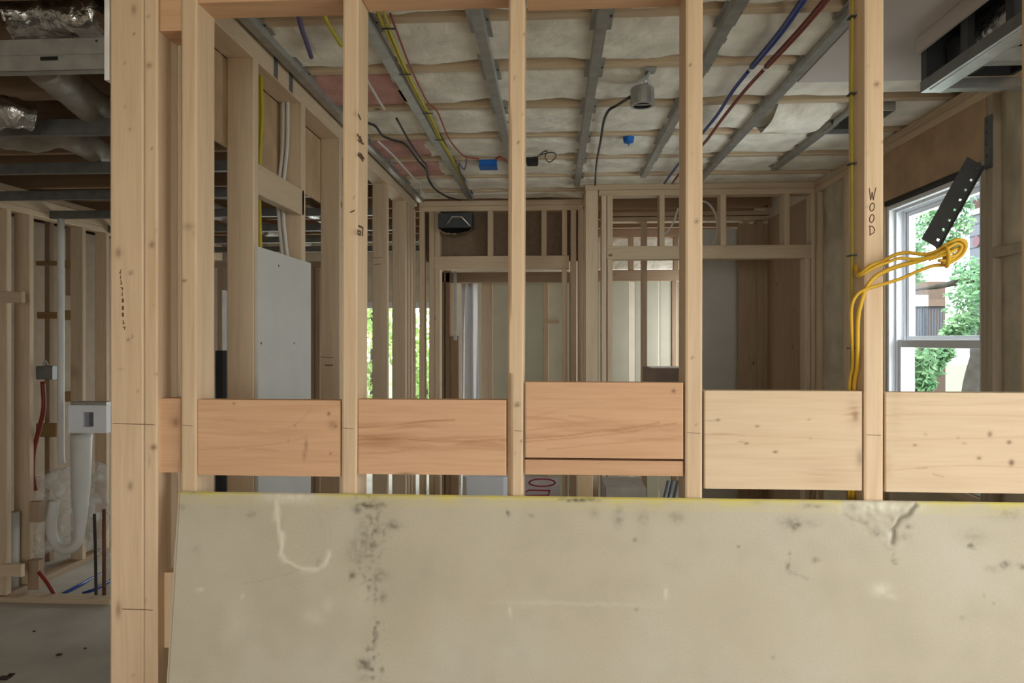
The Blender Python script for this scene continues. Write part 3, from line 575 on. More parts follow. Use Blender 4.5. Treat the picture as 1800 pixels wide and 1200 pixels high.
# white covered tub and marked drywall scrap low behind the partition
p = W(812, 838, 4.4); q = W(893, 870, 4.4)
box('covered_box', None, p.x, q.x, 4.40, 4.75, .0, p.z, WHITE, r=.03, label='white covered box standing low before the door opening', cat='box')
p = W(912, 838, 4.5); q = W(984, 870, 4.5)
sg = box('drywall_scrap', None, p.x, q.x, 4.50, 4.513, 0, p.z, plain('scrap_paper', (.50, .42, .41), .9), r=.001, label='pinkish drywall scrap with red marker figures', cat='drywall')
strokes('marker_writing', sg, [fl_(ell(953, 848, 23, 6.5), 4.4995), fl_([(925, 864), (930, 861), (966, 862), (964, 870), (925, 871)], 4.4995)], REDINK, (0, -1, 0), .009, label='red marker figures')
p = W(1014, 836, 3.9); q = W(1042, 870, 3.9)
box('lumber_offcut', None, p.x, q.x, 3.9, 3.938, 0, p.z, PINE['z'], label='short upright pine offcut glimpsed below the blocking strip', cat='lumber')
p = W(1058, 838, 4.3); q = W(1124, 870, 4.3)
box('cardboard_box', None, p.x, q.x, 4.0, 4.3, 0, p.z, plain('board_grey', (.36, .31, .26), .9), label='grey-brown carton below the blocking strip', cat='box')
mb = MB()
gp = empty('pipe_bundle', W(1180, 1000, 3.6), 'bundle of grey-blue pipes leaning behind the partition', 'pipes')
for i, (x0, x1) in enumerate(((1166, 1176), (1175, 1184), (1184, 1194))):
    tube('pipe', gp, [W(x0 - 62, 1155, 3.46), W(x1, 845, 3.7)], .012, STEELG)
# shelf box in the closet
p = W(1140, 647, 4.95); q = W(1212, 665, 4.95)
box('shelf_box', None, p.x, T(1212) * 4.95, 4.95, 5.25, 1.1, p.z, plain('shelf_brown', (.22, .16, .12), .8), label='brown box with pale top inside the closet', cat='box')
box('paper_sheet', None, p.x + .02, T(1210) * 4.95, 4.97, 5.24, p.z + .0005, p.z + .004, WHITE, r=.001, label='white paper lying on the brown closet box', cat='paper')

tube('cable', None, [W(1230, 352, 4.7), W(1246, 358, 4.7), W(1258, 378, 4.7), W(1261, 405, 4.7), W(1255, 426, 4.72), W(1248, 440, 4.75)], .007, WHTC, label='white cable loop hanging inside the closet opening', cat='cable')
tube('cable', None, [W(1192, 366, 4.7), W(1185, 388, 4.7), W(1176, 404, 4.7), W(1167, 413, 4.7)], .006, WHTC, label='white cable slanting behind the second cripple stud', cat='cable')
# ---- right wall with the window
wr = struct('wall_right', (XR, 3.0, 0), 'outer wall on the right with window opening and foam filled bays', 'wall')
Y0, Y1 = 2.745, 3.52; ZW0, ZW1 = CZ - .60, CZ + .672; XO = XR + .14
box('top_plate', wr, XR, XO, YB, YC + .08, ZP + .038, ZJ - .002, STUD['y']); box('top_plate', wr, XR, XO, YB, YC + .08, ZP, ZP + .037, STUD['y'])
box('rim_board', wr, XO, XO + .03, 1.70, 4.52, ZP, ZJ + .26, STUD['y'])
box('header', wr, XR, XO, Y0 - .038, Y1 + .038, ZW1, ZP, PLY, label='wide brown header above the window')
box('sill_plate', wr, XR, XO, Y0, Y1, ZW0 - .038, ZW0, STUD['y'])
for y in (Y0 - .038, Y1): box('trimmer_stud', wr, XR, XO, y, y + .038, 0, ZW1, NEARST if y < 3 else STUD['z'])
for y in (Y0 - .077, Y1 + .039, 3.96, 4.37, 2.27, 1.86): box('stud', wr, XR, XO, y, y + .038, 0, ZP, NEARST if y < 3 else STUD['z'])
def foam(y0, y1, z0, z1, mat=FOAM, dep=.03):
    ny, nzz = 10, 50; vs = []
    for j in range(nzz + 1):
        for i in range(ny + 1):
            y = y0 + (y1 - y0) * i / ny; z = z0 + (z1 - z0) * j / nzz
            e = min(i, ny - i) / ny * 2
            vs.append((XR + dep - .03 * min(1, e * 1.5) * (.7 + .5 * nz(y * 9, z * 6, 2)), y, z))
    fs = [(j * (ny + 1) + i, (j + 1) * (ny + 1) + i, (j + 1) * (ny + 1) + i + 1, j * (ny + 1) + i + 1) for j in range(nzz) for i in range(ny)]
    MB().add(vs, fs).build('foam_insulation', mat, wr, smooth=True)
for a, b in ((3.597, 3.96), (3.998, 4.37), (2.308, 2.668), (1.898, 2.27)): foam(a, b, 0, ZP)
box('foam_backing', wr, XR + .06, XO, YB, Y0 - .08, 0, ZP, FOAM); box('foam_backing', wr, XR + .06, XO, Y1 + .08, YC + .08, 0, ZP, FOAM)
box('wall_panel', wr, XR + .02, XO, Y0, Y1, 0, ZW0 - .038, FOAM)
box('blocking_board', wr, XR - .001, XR + .037, 2.308, 2.668, CZ + .30, CZ + .338, NEARST)
box('flashing_strip', wr, XR + .002, XO + .02, Y0 + .002, Y1 - .002, ZW1 - .022, ZW1 - .001, SHEATH, label='black flashing strip under the header')

w1 = struct('window_1', (XR + .1, (Y0 + Y1) / 2, ZW0), 'white double-hung window on the right with bright garden outside', 'window')
fx0, fx1 = XR + .012, XR + .135; zt_ = ZW1 - .024
def frame(y0, y1, z0, z1, x0, x1, w, nm, par, wb=None):
    box(nm, par, x0, x1, y0, y0 + w, z0, z1, WHITE, r=.002); box(nm, par, x0, x1, y1 - w, y1, z0, z1, WHITE, r=.002)
    box(nm, par, x0, x1, y0 + w, y1 - w, z1 - w, z1, WHITE, r=.002); box(nm, par, x0, x1, y0 + w, y1 - w, z0, z0 + (wb or w), WHITE, r=.002)
frame(Y0 + .004, Y1 - .004, ZW0 + .002, zt_, fx0, fx1, .022, 'window_frame', w1)
yi0, yi1 = Y0 + .026, Y1 - .026
for xx in (fx0 + .03, fx0 + .068): # track ribs on the jambs
    for (a, b) in ((yi1 - .012, yi1), (yi0, yi0 + .012)): box('jamb_track', w1, xx, xx + .008, a, b, ZW0 + .024, zt_ - .022, WHITE, r=.001)
    box('head_track', w1, xx, xx + .008, yi0 + .012, yi1 - .012, zt_ - .034, zt_ - .022, WHITE, r=.001)
zm = CZ - .012
us = empty('upper_sash', (fx0 + .09, yi1, zm)); us.parent = w1; us.location = Vector((fx0 + .09, yi1, zm)) - wpos(w1); POS[us.name] = Vector((fx0 + .09, yi1, zm))
frame(yi0 + .001, yi1 - .001, zm - .004, zt_ - .023, fx0 + .078, fx0 + .108, .034, 'sash_rail', us)
box('glass_pane', us, fx0 + .091, fx0 + .095, yi0 + .034, yi1 - .034, zm + .028, zt_ - .055, GLASS, r=0)
ls = empty('lower_sash', (fx0 + .05, yi1, ZW0)); ls.parent = w1; ls.location = Vector((fx0 + .05, yi1, ZW0)) - wpos(w1); POS[ls.name] = Vector((fx0 + .05, yi1, ZW0))
frame(yi0 + .001, yi1 - .001, ZW0 + .024, zm + .012, fx0 + .038, fx0 + .067, .036, 'sash_rail', ls)
box('glass_pane', ls, fx0 + .05, fx0 + .054, yi0 + .036, yi1 - .036, ZW0 + .058, zm - .024, GLASS, r=0)

# ---- ceiling over the inner room
ce = struct('ceiling', (.3, 3.2, ZJ), 'open ceiling of joists with white insulation batts between them', 'ceiling')
JY = [1.79, 2.13, 2.53, 2.95, 3.38, 3.80, 4.21, 4.62]
for y in JY: box('joist', ce, -1.05, 1.75, y - .019, y + .019, ZJ, ZJ + .235, STUD['x'])
box('subfloor', ce, -1.3, 1.9, 1.75, 8.4, ZJ + .235, ZJ + .26, PLY)
def batt(y0, y1, x0, x1, mat, seed, drop=.0, nm='insulation_batt', lab=None):
    nxx = max(8, int((x1 - x0) / .028)); ny = 14; vs = []
    for j in range(ny + 1):
        v = j / ny; y = y0 + (y1 - y0) * v
        for i in range(nxx + 1):
            x = x0 + (x1 - x0) * i / nxx
            e = min(v, 1 - v) * 2; big = nz(x * 3.1 + seed, y * 3.1, seed); sm = nz(x * 11, y * 11, seed + 4)
            edge = .5 * nz(x * 5 + seed * 3, seed * 7.7 + (0 if v < .5 else 9), 0)
            z = ZJ + .035 - .052 * min(1, max(0, e * 2.2 - .15 + edge)) ** .6 - .016 * big - .009 * sm - drop * math.sin(math.pi * v)
            if not drop: z = max(z, ZJ - .0015 + .004 * max(0, sm))
            vs.append((x, y + (.016 * nz(x * 6, seed, 3) if j in (0, ny) else 0), z))
    fs = [(j * (nxx + 1) + i, (j + 1) * (nxx + 1) + i, (j + 1) * (nxx + 1) + i + 1, j * (nxx + 1) + i + 1) for j in range(ny) for i in range(nxx)]
    return MB().add(vs, fs).build(nm, mat, ce, smooth=True, label=lab)
ys = [1.56] + JY + [4.9]
k = 0
for a, b in zip(ys[:-1], ys[1:]):
    k += 1; lo = a + .021; hi = b - .021
    if a < 1.6: lo = 1.75
    if abs(a - 2.53) < .01 or abs(a - 3.38) < .01 or abs(a - 3.80) < .01:
        xm = -.60 if a < 2.6 else -.64
        batt(lo, hi, -.97, xm, PINK, 30 + k, 0, 'pink_batt', 'short pink insulation batt at the left wall'); batt(lo, hi, xm - .01, 1.62, BATT, k)
    else: batt(lo, hi, -.97, 1.62, BATT, k)
for y in (5.3, 5.75, 6.2, 6.65, 7.1): box('joist', ce, -1.05, 1.75, y - .019, y + .019, ZJ, ZJ + .235, BROWN['x'])
# drywall already fixed on the ceiling beside the dropped box
ZD = CZ + .955
box('ceiling_drywall', ce, .905, 1.40, YB + .003, 2.66, ZD, ZD + .0127, CEILDRY, r=.001, label='pinkish white drywall strip on the ceiling')
# furring channels
def channel(xc, y0, y1, lab, zb=CZ + .958):
    v = []; prof = [(-.034, .0215), (-.020, .0215), (-.0165, 0), (.0165, 0), (.020, .0215), (.034, .0215)]
    for y in (y0, y1):
        for (a, b) in prof: v.append((xc + a, y, zb + b))
        for (a, b) in reversed(prof): v.append((xc + a * .97, y, zb + b + .0012))
    n = 12; fs = [(i, (i + 1) % n, n + (i + 1) % n, n + i) for i in range(n)] + [tuple(range(n - 1, -1, -1)), tuple(range(n, 2 * n))]
    o = MB().add(v, fs).build('furring_channel', GALVD, None, (xc, y0, zb), label=lab, cat='metal channel', group='ceiling furring channels')
    mb = MB()
    for y in JY:
        if y0 < y < y1: MB().add(*lathe([(.0001, -.0025), (.004, -.002), (.004, .0005)], (xc + .027, y, zb + .0205), 8)).build('screw', DARKM, o)
chs = [(-.925, 1.76, 4.85, 'furring channel tight against the left stud wall'), (-.57, 1.76, 4.80, 'furring channel beside the stapled yellow cables'), (-.229, 1.76, 4.85, 'furring channel left of the middle stud'), (.147, 1.76, 4.40, 'furring channel right of the middle stud, ending at the closet corner'), (.531, 1.76, 4.18, 'furring channel passing right of the round metal ceiling box'), (.885, 1.76, 4.38, 'furring channel right of the blue and red pipes'), (1.25, 3.19, 4.05, 'short furring channel by the black vent box near the window')]
for c in chs: channel(*c)
# ---- dropped steel box (soffit) in the near right corner
sf = empty('steel_soffit', (1.16, 2.29, CZ + .78), 'unfinished steel framed soffit with foil duct inside, upper right', 'soffit')
sx, syf, szb = 1.16, 2.29, CZ + .782; syn = YB + .006
def L_track(name, par, x0, x1, y0, y1, z0, z1, mat): return box(name, par, x0, x1, y0, y1, z0, z1, mat, r=.0008)
MB().box(sx, sx + .0012, syn, syf, szb, szb + .034).build('track_side', STEELG, sf, label='side of the bottom track, shade put into its colour'); MB().box(sx + .0012, sx + .064, syn, syf, szb, szb + .0012).build('track_base', GALVB, sf, label='underside of the bottom track, window reflection put into its colour'); MB().box(sx + .064, sx + .0652, syn, syf, szb, szb + .032).build('track_side', STEELG, sf)  # same steel: side coloured darker for shade, base brighter for window light
mb = MB().box(sx + .012, sx + .05, syn, syf - .03, szb - .0035, szb - .0005); mb.build('stiffener_strip', GALVB, sf)
mb = MB().box(sx + .064, 1.60, syf - .036, syf - .0348, szb, szb + .032).box(sx + .064, 1.60, syf - .0348, syf, szb, szb + .0012).box(sx + .064, 1.60, syf - .0012, syf, szb, szb + .032); mb.build('cross_track', GALV, sf)
mb = MB().box(sx + .064, 1.60, syf - .25, syf - .249, szb + .001, szb + .04).box(sx + .064, 1.60, syf - .249, syf - .21, szb + .001, szb + .002); mb.build('cross_track', GALVD, sf)
for y in (syf - .035, syf - .25, syf - .45): MB().box(sx + .002, sx + .003, y, y + .034, szb + .001, ZD - .001).box(sx + .003, sx + .022, y, y + .001, szb + .001, ZD - .001).build('steel_stud', DARKM, sf)  # near-black colour paints the soffit's inner shade onto the studs
box('shade_panel', sf, sx + .25, sx + .26, syn, syf - .04, szb + .035, ZD - .001, DARKM)  # dark sheets added in place of shade inside the soffit
box('shade_panel', sf, sx + .004, sx + .25, syf - .04, syf - .037, szb + .035, ZD - .001, DARKM)
box('drywall_strip', sf, sx - .0127, sx, syn, syf, ZD - .05, ZD - .001, CEILDRY, r=.001, label='drywall strip along the top of the soffit side')
mb = MB()
def crinkle(pts, r, mat, name, par, amp=.12, n=20, seed=0, **kk):
    P = smoothpath(pts, 12); vs, fs = tubedata(P, r, n); out = []
    for i, v in enumerate(vs):
        c = P[i // n]; d = Vector(v) - c; out.append(c + d * (1 + amp * nz(v.x * 14 + seed, v.y * 14, v.z * 14) + amp * .6 * nz(v.x * 40, v.y * 40 + seed, v.z * 40)))
    return MB().add(out, fs).build(name, mat, par, smooth=True, **kk)
box('shade_panel', sf, sx + .002, sx + .25, syn, syf - .04, ZD - .004, ZD - .001, DARKM)
crinkle([(sx + .105, syn + .02, CZ + .878), (sx + .105, syf - .06, CZ + .878)], .064, FOIL, 'foil_duct', sf, .18, 26, 4)
# ---- vent box
p = WZ(1447, 236, CZ + .945); q = WZ(1497, 190, CZ + .945)
vb = empty('vent_box', (p.x, p.y, CZ + .945), 'black mouthed sheet metal vent box set in the ceiling insulation', 'vent')
x0, x1, y0, y1 = p.x, p.x + .17, WZ(1480, 236, CZ + .945).y, WZ(1480, 196, CZ + .945).y
y0, y1 = sorted((y0, y1)); zb = CZ + .945
for nm, a in (('side', (x0, x0 + .004, y0, y1)), ('side', (x1 - .004, x1, y0, y1)), ('side', (x0 + .004, x1 - .004, y0, y0 + .004)), ('side', (x0 + .004, x1 - .004, y1 - .004, y1))): box(nm, vb, *a, zb, zb + .16, GALV, r=.0005)
box('mouth', vb, x0 + .004, x1 - .004, y0 + .004, y1 - .004, zb + .022, zb + .026, BLACK)
batt(y0 - .02, y1 + .04, x0 - .30, x0 - .06, BATT, 57, .03)

# ---- things on the ceiling
ZC = CZ + .962
def zp(pts, Z=ZC): return [WZ(a, b, Z) for a, b in pts]
yc = empty('cable_run', WZ(667, 28, ZC), 'pair of yellow cables stapled along the ceiling left of centre', 'cable')
tube('cable', yc, zp([(664, 20), (673, 42), (684, 64), (713, 128), (739, 178), (757, 211), (770, 240), (782, 260), (799, 290), (820, 335)]), .006, YEL, flat=.6)
tube('cable', yc, zp([(674, 20), (682, 40), (690, 66), (717, 128), (742, 178), (761, 213), (774, 243), (785, 262), (802, 292), (822, 336)], ZC - .002), .005, YEL, flat=.6)
mb = MB()
for (a, b) in ((683, 46), (712, 127), (752, 196), (772, 243)):
    p = WZ(a, b, ZC); MB().box(p.x - .022, p.x + .022, p.y - .004, p.y + .004, p.z - .010, p.z - .007, .0005).build('staple', DARKM, yc)
o = tube('cable', None, zp([(568, 22), (577, 42), (588, 60), (600, 80)]), .007, YEL, label='short yellow cable crossing behind the stamped stud', cat='cable')
tube('wire', None, zp([(686, 24), (700, 62), (718, 110), (736, 150), (752, 180), (768, 195), (781, 226), (790, 245), (803, 262), (818, 275), (842, 279)]), .0035, REDW, label='thin red wire wandering beside the yellow cables', cat='wire')
tube('cable', None, zp([(646, 216), (660, 222), (672, 238), (690, 246), (712, 254), (735, 283), (748, 298), (755, 320), (768, 335), (790, 348)]), .006, BLKC, label='black cable curving over the pink batt', cat='cable')
tube('cable', None, zp([(697, 208), (710, 232), (724, 256), (742, 282), (749, 290), (752, 310), (765, 332), (785, 345), (810, 352)], ZC - .004), .005, BLKC, label='second black cable joining the curved one', cat='cable')
tube('cable', None, zp([(640, 132), (655, 158), (668, 180), (676, 192)], ZC - .006), .005, WHTC, label='short white cable across the pink batt', cat='cable')
tube('cable', None, zp([(664, 248), (690, 272), (712, 296), (730, 316), (738, 322), (740, 335), (752, 345)], ZC - .006), .005, WHTC, label='white cable running down beside the left top plate', cat='cable')
tube('cable', None, zp([(524, 24), (530, 50), (538, 72), (547, 100)]), .008, PURP, label='purple cable end hanging by the first stud', cat='cable')
tube('cable', None, [(-.86, 4.85, ZP + .1), (-.7, 4.86, ZP + .085), (-.45, 4.86, ZP + .09), (-.2, 4.86, ZP + .082), (.1, 4.86, ZP + .09)], .008, BLKC, label='black cables lying along the back wall top plate', cat='cable')
# blue and red supply pipes
ZPI = CZ + .95
for nm, col, a, b, lab, lb in (('blue', BLUC, [(1425, -20), (1410, 3), (1368, 62), (1322, 117)], [(1318, 122), (1288, 160), (1260, 203), (1230, 240), (1190, 292), (1168, 322)], 'blue pipe with a thicker sleeve running across the ceiling', 0), ('red', REDC, [(1468, -20), (1452, 0), (1405, 55), (1348, 116)], [(1344, 121), (1310, 158), (1270, 208), (1244, 244), (1225, 266), (1200, 297), (1182, 322)], 'dark red pipe with a thicker sleeve running across the ceiling', 0)):
    e = empty('water_pipe', WZ(*a[0], ZPI), lab, 'pipe')
    tube('sleeve', e, zp(a, ZPI), .0105, col, n=10); tube('pipe', e, zp(b, ZPI), .0068, col, n=10)
    tube('clamp', e, zp([a[-1], b[0]], ZPI), .0075, WHTC, n=10)
# round metal ceiling box with its strap
c = WZ(1129, 186, CZ + .885)
cb_ = empty('ceiling_box', c, 'round galvanised ceiling box on a strap, hanging under the insulation', 'electrical box')
MB().add(*lathe([(.034, .0), (.045, .0), (.045, .062), (.041, .068), (.001, .068)], c, 28)).build('can', GALV, cb_, smooth=False)
MB().add(*lathe([(.043, .004), (.043, .06), (.001, .06)], c, 28)).build('can_inside', DARKM, cb_)
MB().box(c.x - .034, c.x + .034, c.y - .006, c.y + .006, c.z + .003, c.z + .006).build('crossbar', GALV, cb_)
e_ = WZ(1143, 124, ZJ - .004); MB().add(*tubedata([(c.x + .01, c.y - .02, c.z + .068), (c.x + .5 * (e_.x - c.x), c.y + .5 * (e_.y - c.y), c.z + .082), tuple(e_)], .014, 8, True, .25)).build('strap', GALV, cb_)
MB().box(e_.x - .02, e_.x + .02, e_.y - .03, e_.y + .03, ZJ - .006, ZJ - .0025).build('strap_foot', GALVD, cb_)
tube('cable', None, [(c.x - .045, c.y, c.z + .035)] + zp([(1085, 185), (1070, 194), (1061, 214), (1056, 246), (1049, 285), (1046, 325)]), .006, BLKC, label='black cable leaving the round ceiling box', cat='cable')
# blue plastic boxes
p = WZ(1105, 252, CZ + .95)
MB().add(*lathe([(.001, -.012), (.006, 0), (.024, .004), (.028, .03), (.001, .031)], p, 14)).build('round_box', BLUEB, None, tuple(p), label='small blue round box poking out of the insulation', cat='electrical box')
p = WZ(857, 290, CZ + .95); ob = empty('junction_box', p, 'bright blue junction box fixed under the ceiling', 'electrical box')
dx = T(872) * p.y - T(857) * p.y
box('body', ob, p.x - dx, p.x + dx, p.y - .002, p.y + .09, p.z - .002, p.z + .05, BLUEB, r=.004)
box('open_rim', ob, p.x - dx - .003, p.x + dx + .003, p.y - .004, p.y + .094, p.z - .006, p.z - .002, BLUEB, r=.001)
tube('cable', None, zp([(890, 284), (880, 276), (872, 279)], CZ + .955), .006, REDW, label='short red cable right of the blue junction box', cat='cable')
tube('wire', None, zp([(820, 278), (819, 290), (816, 298), (811, 292), (807, 287), (808, 298), (812, 310), (822, 335), (830, 350)], CZ + .955), .0035, PURP, label='blue wire looped left of the junction box', cat='wire')
p = WZ(936, 286, CZ + .95); e = empty('light_fitting', p, 'small black fitting with looped leads behind the middle stud', 'light fitting')
box('body', e, p.x - .035, p.x + .03, p.y, p.y + .075, p.z, p.z + .04, BLACK, r=.006)
tube('lead', e, zp([(944, 276), (955, 267), (962, 266), (958, 276), (966, 285), (978, 274), (970, 268), (950, 272)], CZ + .953), .003, BLKC)

# ---- cables in the left stud wall
e = empty('cable_drop', WX(455, 128, XL - .05), 'two yellow cables dropping through the left wall plate', 'cable')
for d_ in (0, 5): tube('cable', e, [W(455 + d_, 92, 2.34), W(455 + d_ * .8, 135, 2.34), W(456.5 + d_ * .8, 200, 2.34), W(452.5 + d_ * 1.1, 262, 2.34), W(451 + d_, 320, 2.34), W(454 + d_ * .6, 400, 2.34), W(456 + d_ * .6, 470, 2.34)], .0062, YEL, flat=.7)
e = empty('cable_drop', WX(508, 170, XL - .05), 'pair of grey-white cables dropping beside the second wall stud', 'cable')
for dx_ in (0, .018): tube('cable', e, [Vector((XL - .07 + dx_, lstud[1] - .012, z)) for z in (ZJ + .02, ZP - .15)] + [Vector((XL - .085 + dx_, lstud[1] - .02, ZP - .4)), Vector((XL - .05 + dx_, lstud[1] - .015, ZP - .75))], .007, WHTC)
mb = MB()
for y in (lstud[0] + .16, lstud[0] + .30): MB().box(XL, XL + .0015, y, y + .035, ZP + .002, ZJ - .004).build('nail_plate', STEELG, wl, label='grey steel nail plate on the top plate')

# ---- yellow cable on the right stud and its hank
xs5 = X(1519.5); e = empty('stud_cable', (xs5 - .005, YF + .055, .1), 'yellow cable stapled down the left face of the WOOD stud', 'cable')
ln5 = lambda z: .0015 * (z - 1.379)
tube('cable', e, [(xs5 - .006 + ln5(z) - .0015 + .0015 * nz(z * 5, 0, 0), YF + .052 + .008 * nz(z * 3, 1, 1), z) for z in np.linspace(2.7, .9, 24)], .0036, plain('yellow_jacket_old', (.36, .30, .03), .5), sub=2)
mb = MB()
for py in (30, 165, 288, 449, 612):
    z = W(1503, py, YF + .05).z; MB().box(xs5 - .0145, xs5, YF + .040, YF + .064, z - .0015, z + .0015, .0003).build('staple', DARKM, e)
hk = empty('cable_hank', W(1690, 440, YF - .06), 'hank of yellow cables tied in a loop beside the WOOD stud', 'cable')
def hp(pts): return [W(a, b, YF + d) for a, b, d in pts]
tip = [(1674, 431, -.06), (1688, 423, -.055), (1696, 428, -.05), (1692, 441, -.048), (1676, 452, -.05)]
tube('cable', hk, hp([(1493, 880, .05), (1493, 690, .045), (1499, 640, .03), (1497, 575, .0), (1497, 540, -.012), (1505, 520, -.018), (1520, 509, -.022), (1550, 500, -.024), (1585, 489, -.03), (1612, 477, -.04), (1640, 467, -.05), (1662, 465, -.055), (1680, 455, -.058), (1690, 440, -.06), (1684, 426, -.062), (1668, 432, -.062)]), .0048, YELO, flat=.75)
tube('cable', hk, hp([(1499, 880, .05), (1501, 690, .042), (1507, 640, .022), (1508, 565, -.006), (1514, 532, -.016), (1523, 506, -.02), (1537, 488, -.022), (1555, 477, -.024), (1575, 469, -.03), (1600, 462, -.04), (1625, 455, -.05), (1650, 443, -.056)] + tip), .0062, YELO, flat=.75)
tube('cable', hk, hp([(1504, 466, .045), (1506, 480, .02), (1511, 482, -.012), (1530, 467, -.022), (1550, 460, -.024), (1570, 449, -.03), (1590, 444, -.036), (1607, 445, -.044), (1627, 447, -.052), (1645, 442, -.06), (1664, 430, -.068), (1684, 421, -.07), (1697, 432, -.07), (1690, 448, -.068), (1672, 460, -.064), (1655, 462, -.06)]), .0056, YELO, flat=.75)
tube('cable', hk, hp([(1508, 486, .0), (1517, 481, -.018), (1540, 468, -.028), (1562, 460, -.034), (1580, 454, -.042), (1600, 455, -.05), (1618, 455, -.06), (1640, 450, -.072), (1660, 440, -.078), (1680, 428, -.078), (1690, 434, -.076), (1680, 448, -.074), (1664, 452, -.074)]), .005, YELO, flat=.75)
tube('cable', hk, hp([(1632, 456, -.064), (1650, 450, -.07), (1668, 444, -.074), (1684, 436, -.07), (1687, 444, -.066), (1670, 456, -.066), (1650, 458, -.066)]), .005, YELO, flat=.75)
tube('tie', hk, hp([(1664, 435, -.09), (1668, 450, -.095), (1664, 468, -.07), (1660, 452, -.03), (1664, 435, -.09)]), .0045, YELO)

# ---- black perforated strap by the window
sp = empty('steel_strap', W(1722, 280, 2.72), 'black perforated steel strap hanging diagonally over the window', 'metal strap')
def strap(a, b, wv, cols, rows, holes, par, nm, th=.003):
    a = Vector(a); b = Vector(b); d = (b - a).normalized(); s = Vector(wv); n = d.cross(s).normalized() * th; vs = []; fs = []
    for j in range(rows + 1):
        for i in range(cols + 1):
            vs.append(a + (b - a) * (j / rows) + s * (i / cols - .5))
    B = len(vs); vs += [v + n for v in vs]
    cells = {(i, j) for i in range(cols) for j in range(rows) if not holes(i, j)}
    I = lambda i, j: j * (cols + 1) + i
    for (i, j) in cells:
        q = (I(i, j), I(i + 1, j), I(i + 1, j + 1), I(i, j + 1)); fs.append(q); fs.append(tuple(B + x for x in reversed(q)))
        for (di, dj, u, v) in ((-1, 0, 3, 0), (1, 0, 1, 2), (0, -1, 0, 1), (0, 1, 2, 3)):
            if (i + di, j + dj) not in cells: fs.append((q[v], q[u], B + q[u], B + q[v]))
    MB().add(vs, fs).build(nm, STRAPM, par)
a = W(1714, 284, 2.70); b = W(1634, 428, 2.66)
d = (b - a).normalized(); s = d.cross(Vector((.0, 1, 0)))  .normalized() * .068
strap(a, b, s, 7, 33, lambda i, j: i == 5 and j % 4 == 2, sp, 'hanging_arm')
strap(a + s * .48 + Vector((0, -.001, 0)), b + s * .48, Vector((0, .03, 0)), 3, 33, lambda i, j: i == 1 and j % 4 == 0, sp, 'arm_flange')
z0 = W(1720, 288, 2.70).z; z1 = W(1720, 205, 2.70).z
strap((XR - .004, 2.69, z1), (XR - .004, 2.69, z0 - .02), (0, .045, 0), 5, 18, lambda i, j: i == 3 and j % 4 == 1, sp, 'wall_leg')

# ================================================================ the next room on the left
ZS = CZ + .795
def tag_track(y, h, lab, z=ZS):
    t = empty('ceiling_track', (-2.2, y, z), lab, 'metal track', 'dropped ceiling tracks'); mb = MB()
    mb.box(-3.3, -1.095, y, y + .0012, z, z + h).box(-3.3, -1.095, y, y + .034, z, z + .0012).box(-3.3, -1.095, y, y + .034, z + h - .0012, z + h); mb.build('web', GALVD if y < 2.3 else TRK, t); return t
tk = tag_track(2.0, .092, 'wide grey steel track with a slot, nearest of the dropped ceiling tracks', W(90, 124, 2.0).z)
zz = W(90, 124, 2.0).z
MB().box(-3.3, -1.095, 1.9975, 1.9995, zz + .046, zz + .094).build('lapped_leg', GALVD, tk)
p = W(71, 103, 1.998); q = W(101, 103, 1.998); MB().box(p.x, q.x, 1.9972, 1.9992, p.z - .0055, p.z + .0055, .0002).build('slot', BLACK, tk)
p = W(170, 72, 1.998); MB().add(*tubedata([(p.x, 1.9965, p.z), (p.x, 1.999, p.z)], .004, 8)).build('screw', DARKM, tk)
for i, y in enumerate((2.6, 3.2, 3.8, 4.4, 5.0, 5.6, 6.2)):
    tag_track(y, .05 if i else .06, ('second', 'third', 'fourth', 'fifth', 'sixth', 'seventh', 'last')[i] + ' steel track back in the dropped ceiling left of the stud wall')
box('drywall_edge', wf, T(182.5) * YF, T(182.5) * YF + .0127, YF + .001, YF + .30, W(188, 140, YF).z, ZT, GYPS, r=.001, label='raw white edge of drywall beside the post')
nc = struct('ceiling_left', (-2.5, 4, ZJ), 'dark open ceiling of the next room on the left', 'ceiling')
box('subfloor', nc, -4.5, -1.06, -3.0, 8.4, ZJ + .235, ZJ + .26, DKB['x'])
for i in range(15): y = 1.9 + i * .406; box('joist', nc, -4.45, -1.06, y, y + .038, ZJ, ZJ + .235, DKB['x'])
box('ceiling_front', None, -4.5, 1.75, -3.1, YF - .02, ZJ + .16, ZJ + .2, SHELLW, label='ceiling over the camera', cat='ceiling', kind='structure')
crinkle([W(20, 30, 2.15), W(90, 28, 2.18), W(188, 20, 2.15)], .085, FOIL, 'foil_duct', None, .22, 26, 2, label='crinkled foil duct above the slotted track', cat='duct')
crinkle([W(-30, 200, 2.45), W(20, 198, 2.45), W(58, 206, 2.5)], .05, FOIL, 'foil_duct', None, .3, 20, 12, label='bright foil duct end at the left edge', cat='duct')
def zd(pts, Z=CZ + .905): return [WZ(a, b, Z) for a, b in pts]
crinkle(zd([(70, 108), (120, 150), (160, 185), (215, 222)]), .064, DUCT, 'flex_duct', None, .10, 20, 5, label='grey-brown flexible duct sagging behind the slotted track', cat='duct')
crinkle(zd([(-30, 232), (55, 244), (110, 236), (200, 282)]), .06, DUCT, 'flex_duct', None, .14, 20, 7, label='wrapped duct between the second and third tracks', cat='duct')
for i, (x, y0) in enumerate(((-1.6, 3.7), (-2.3, 4.0))):
    crinkle([(x, y0, CZ + .91), (x - .1, y0 + 1, CZ + .91), (x, y0 + 2.4, CZ + .91)], .055, FOIL if i == 0 else DUCT, 'flex_duct', None, .15, 16, 20 + i, label=('foil duct over the middle of the next room', 'dull duct farther left over the next room')[i], cat='duct')
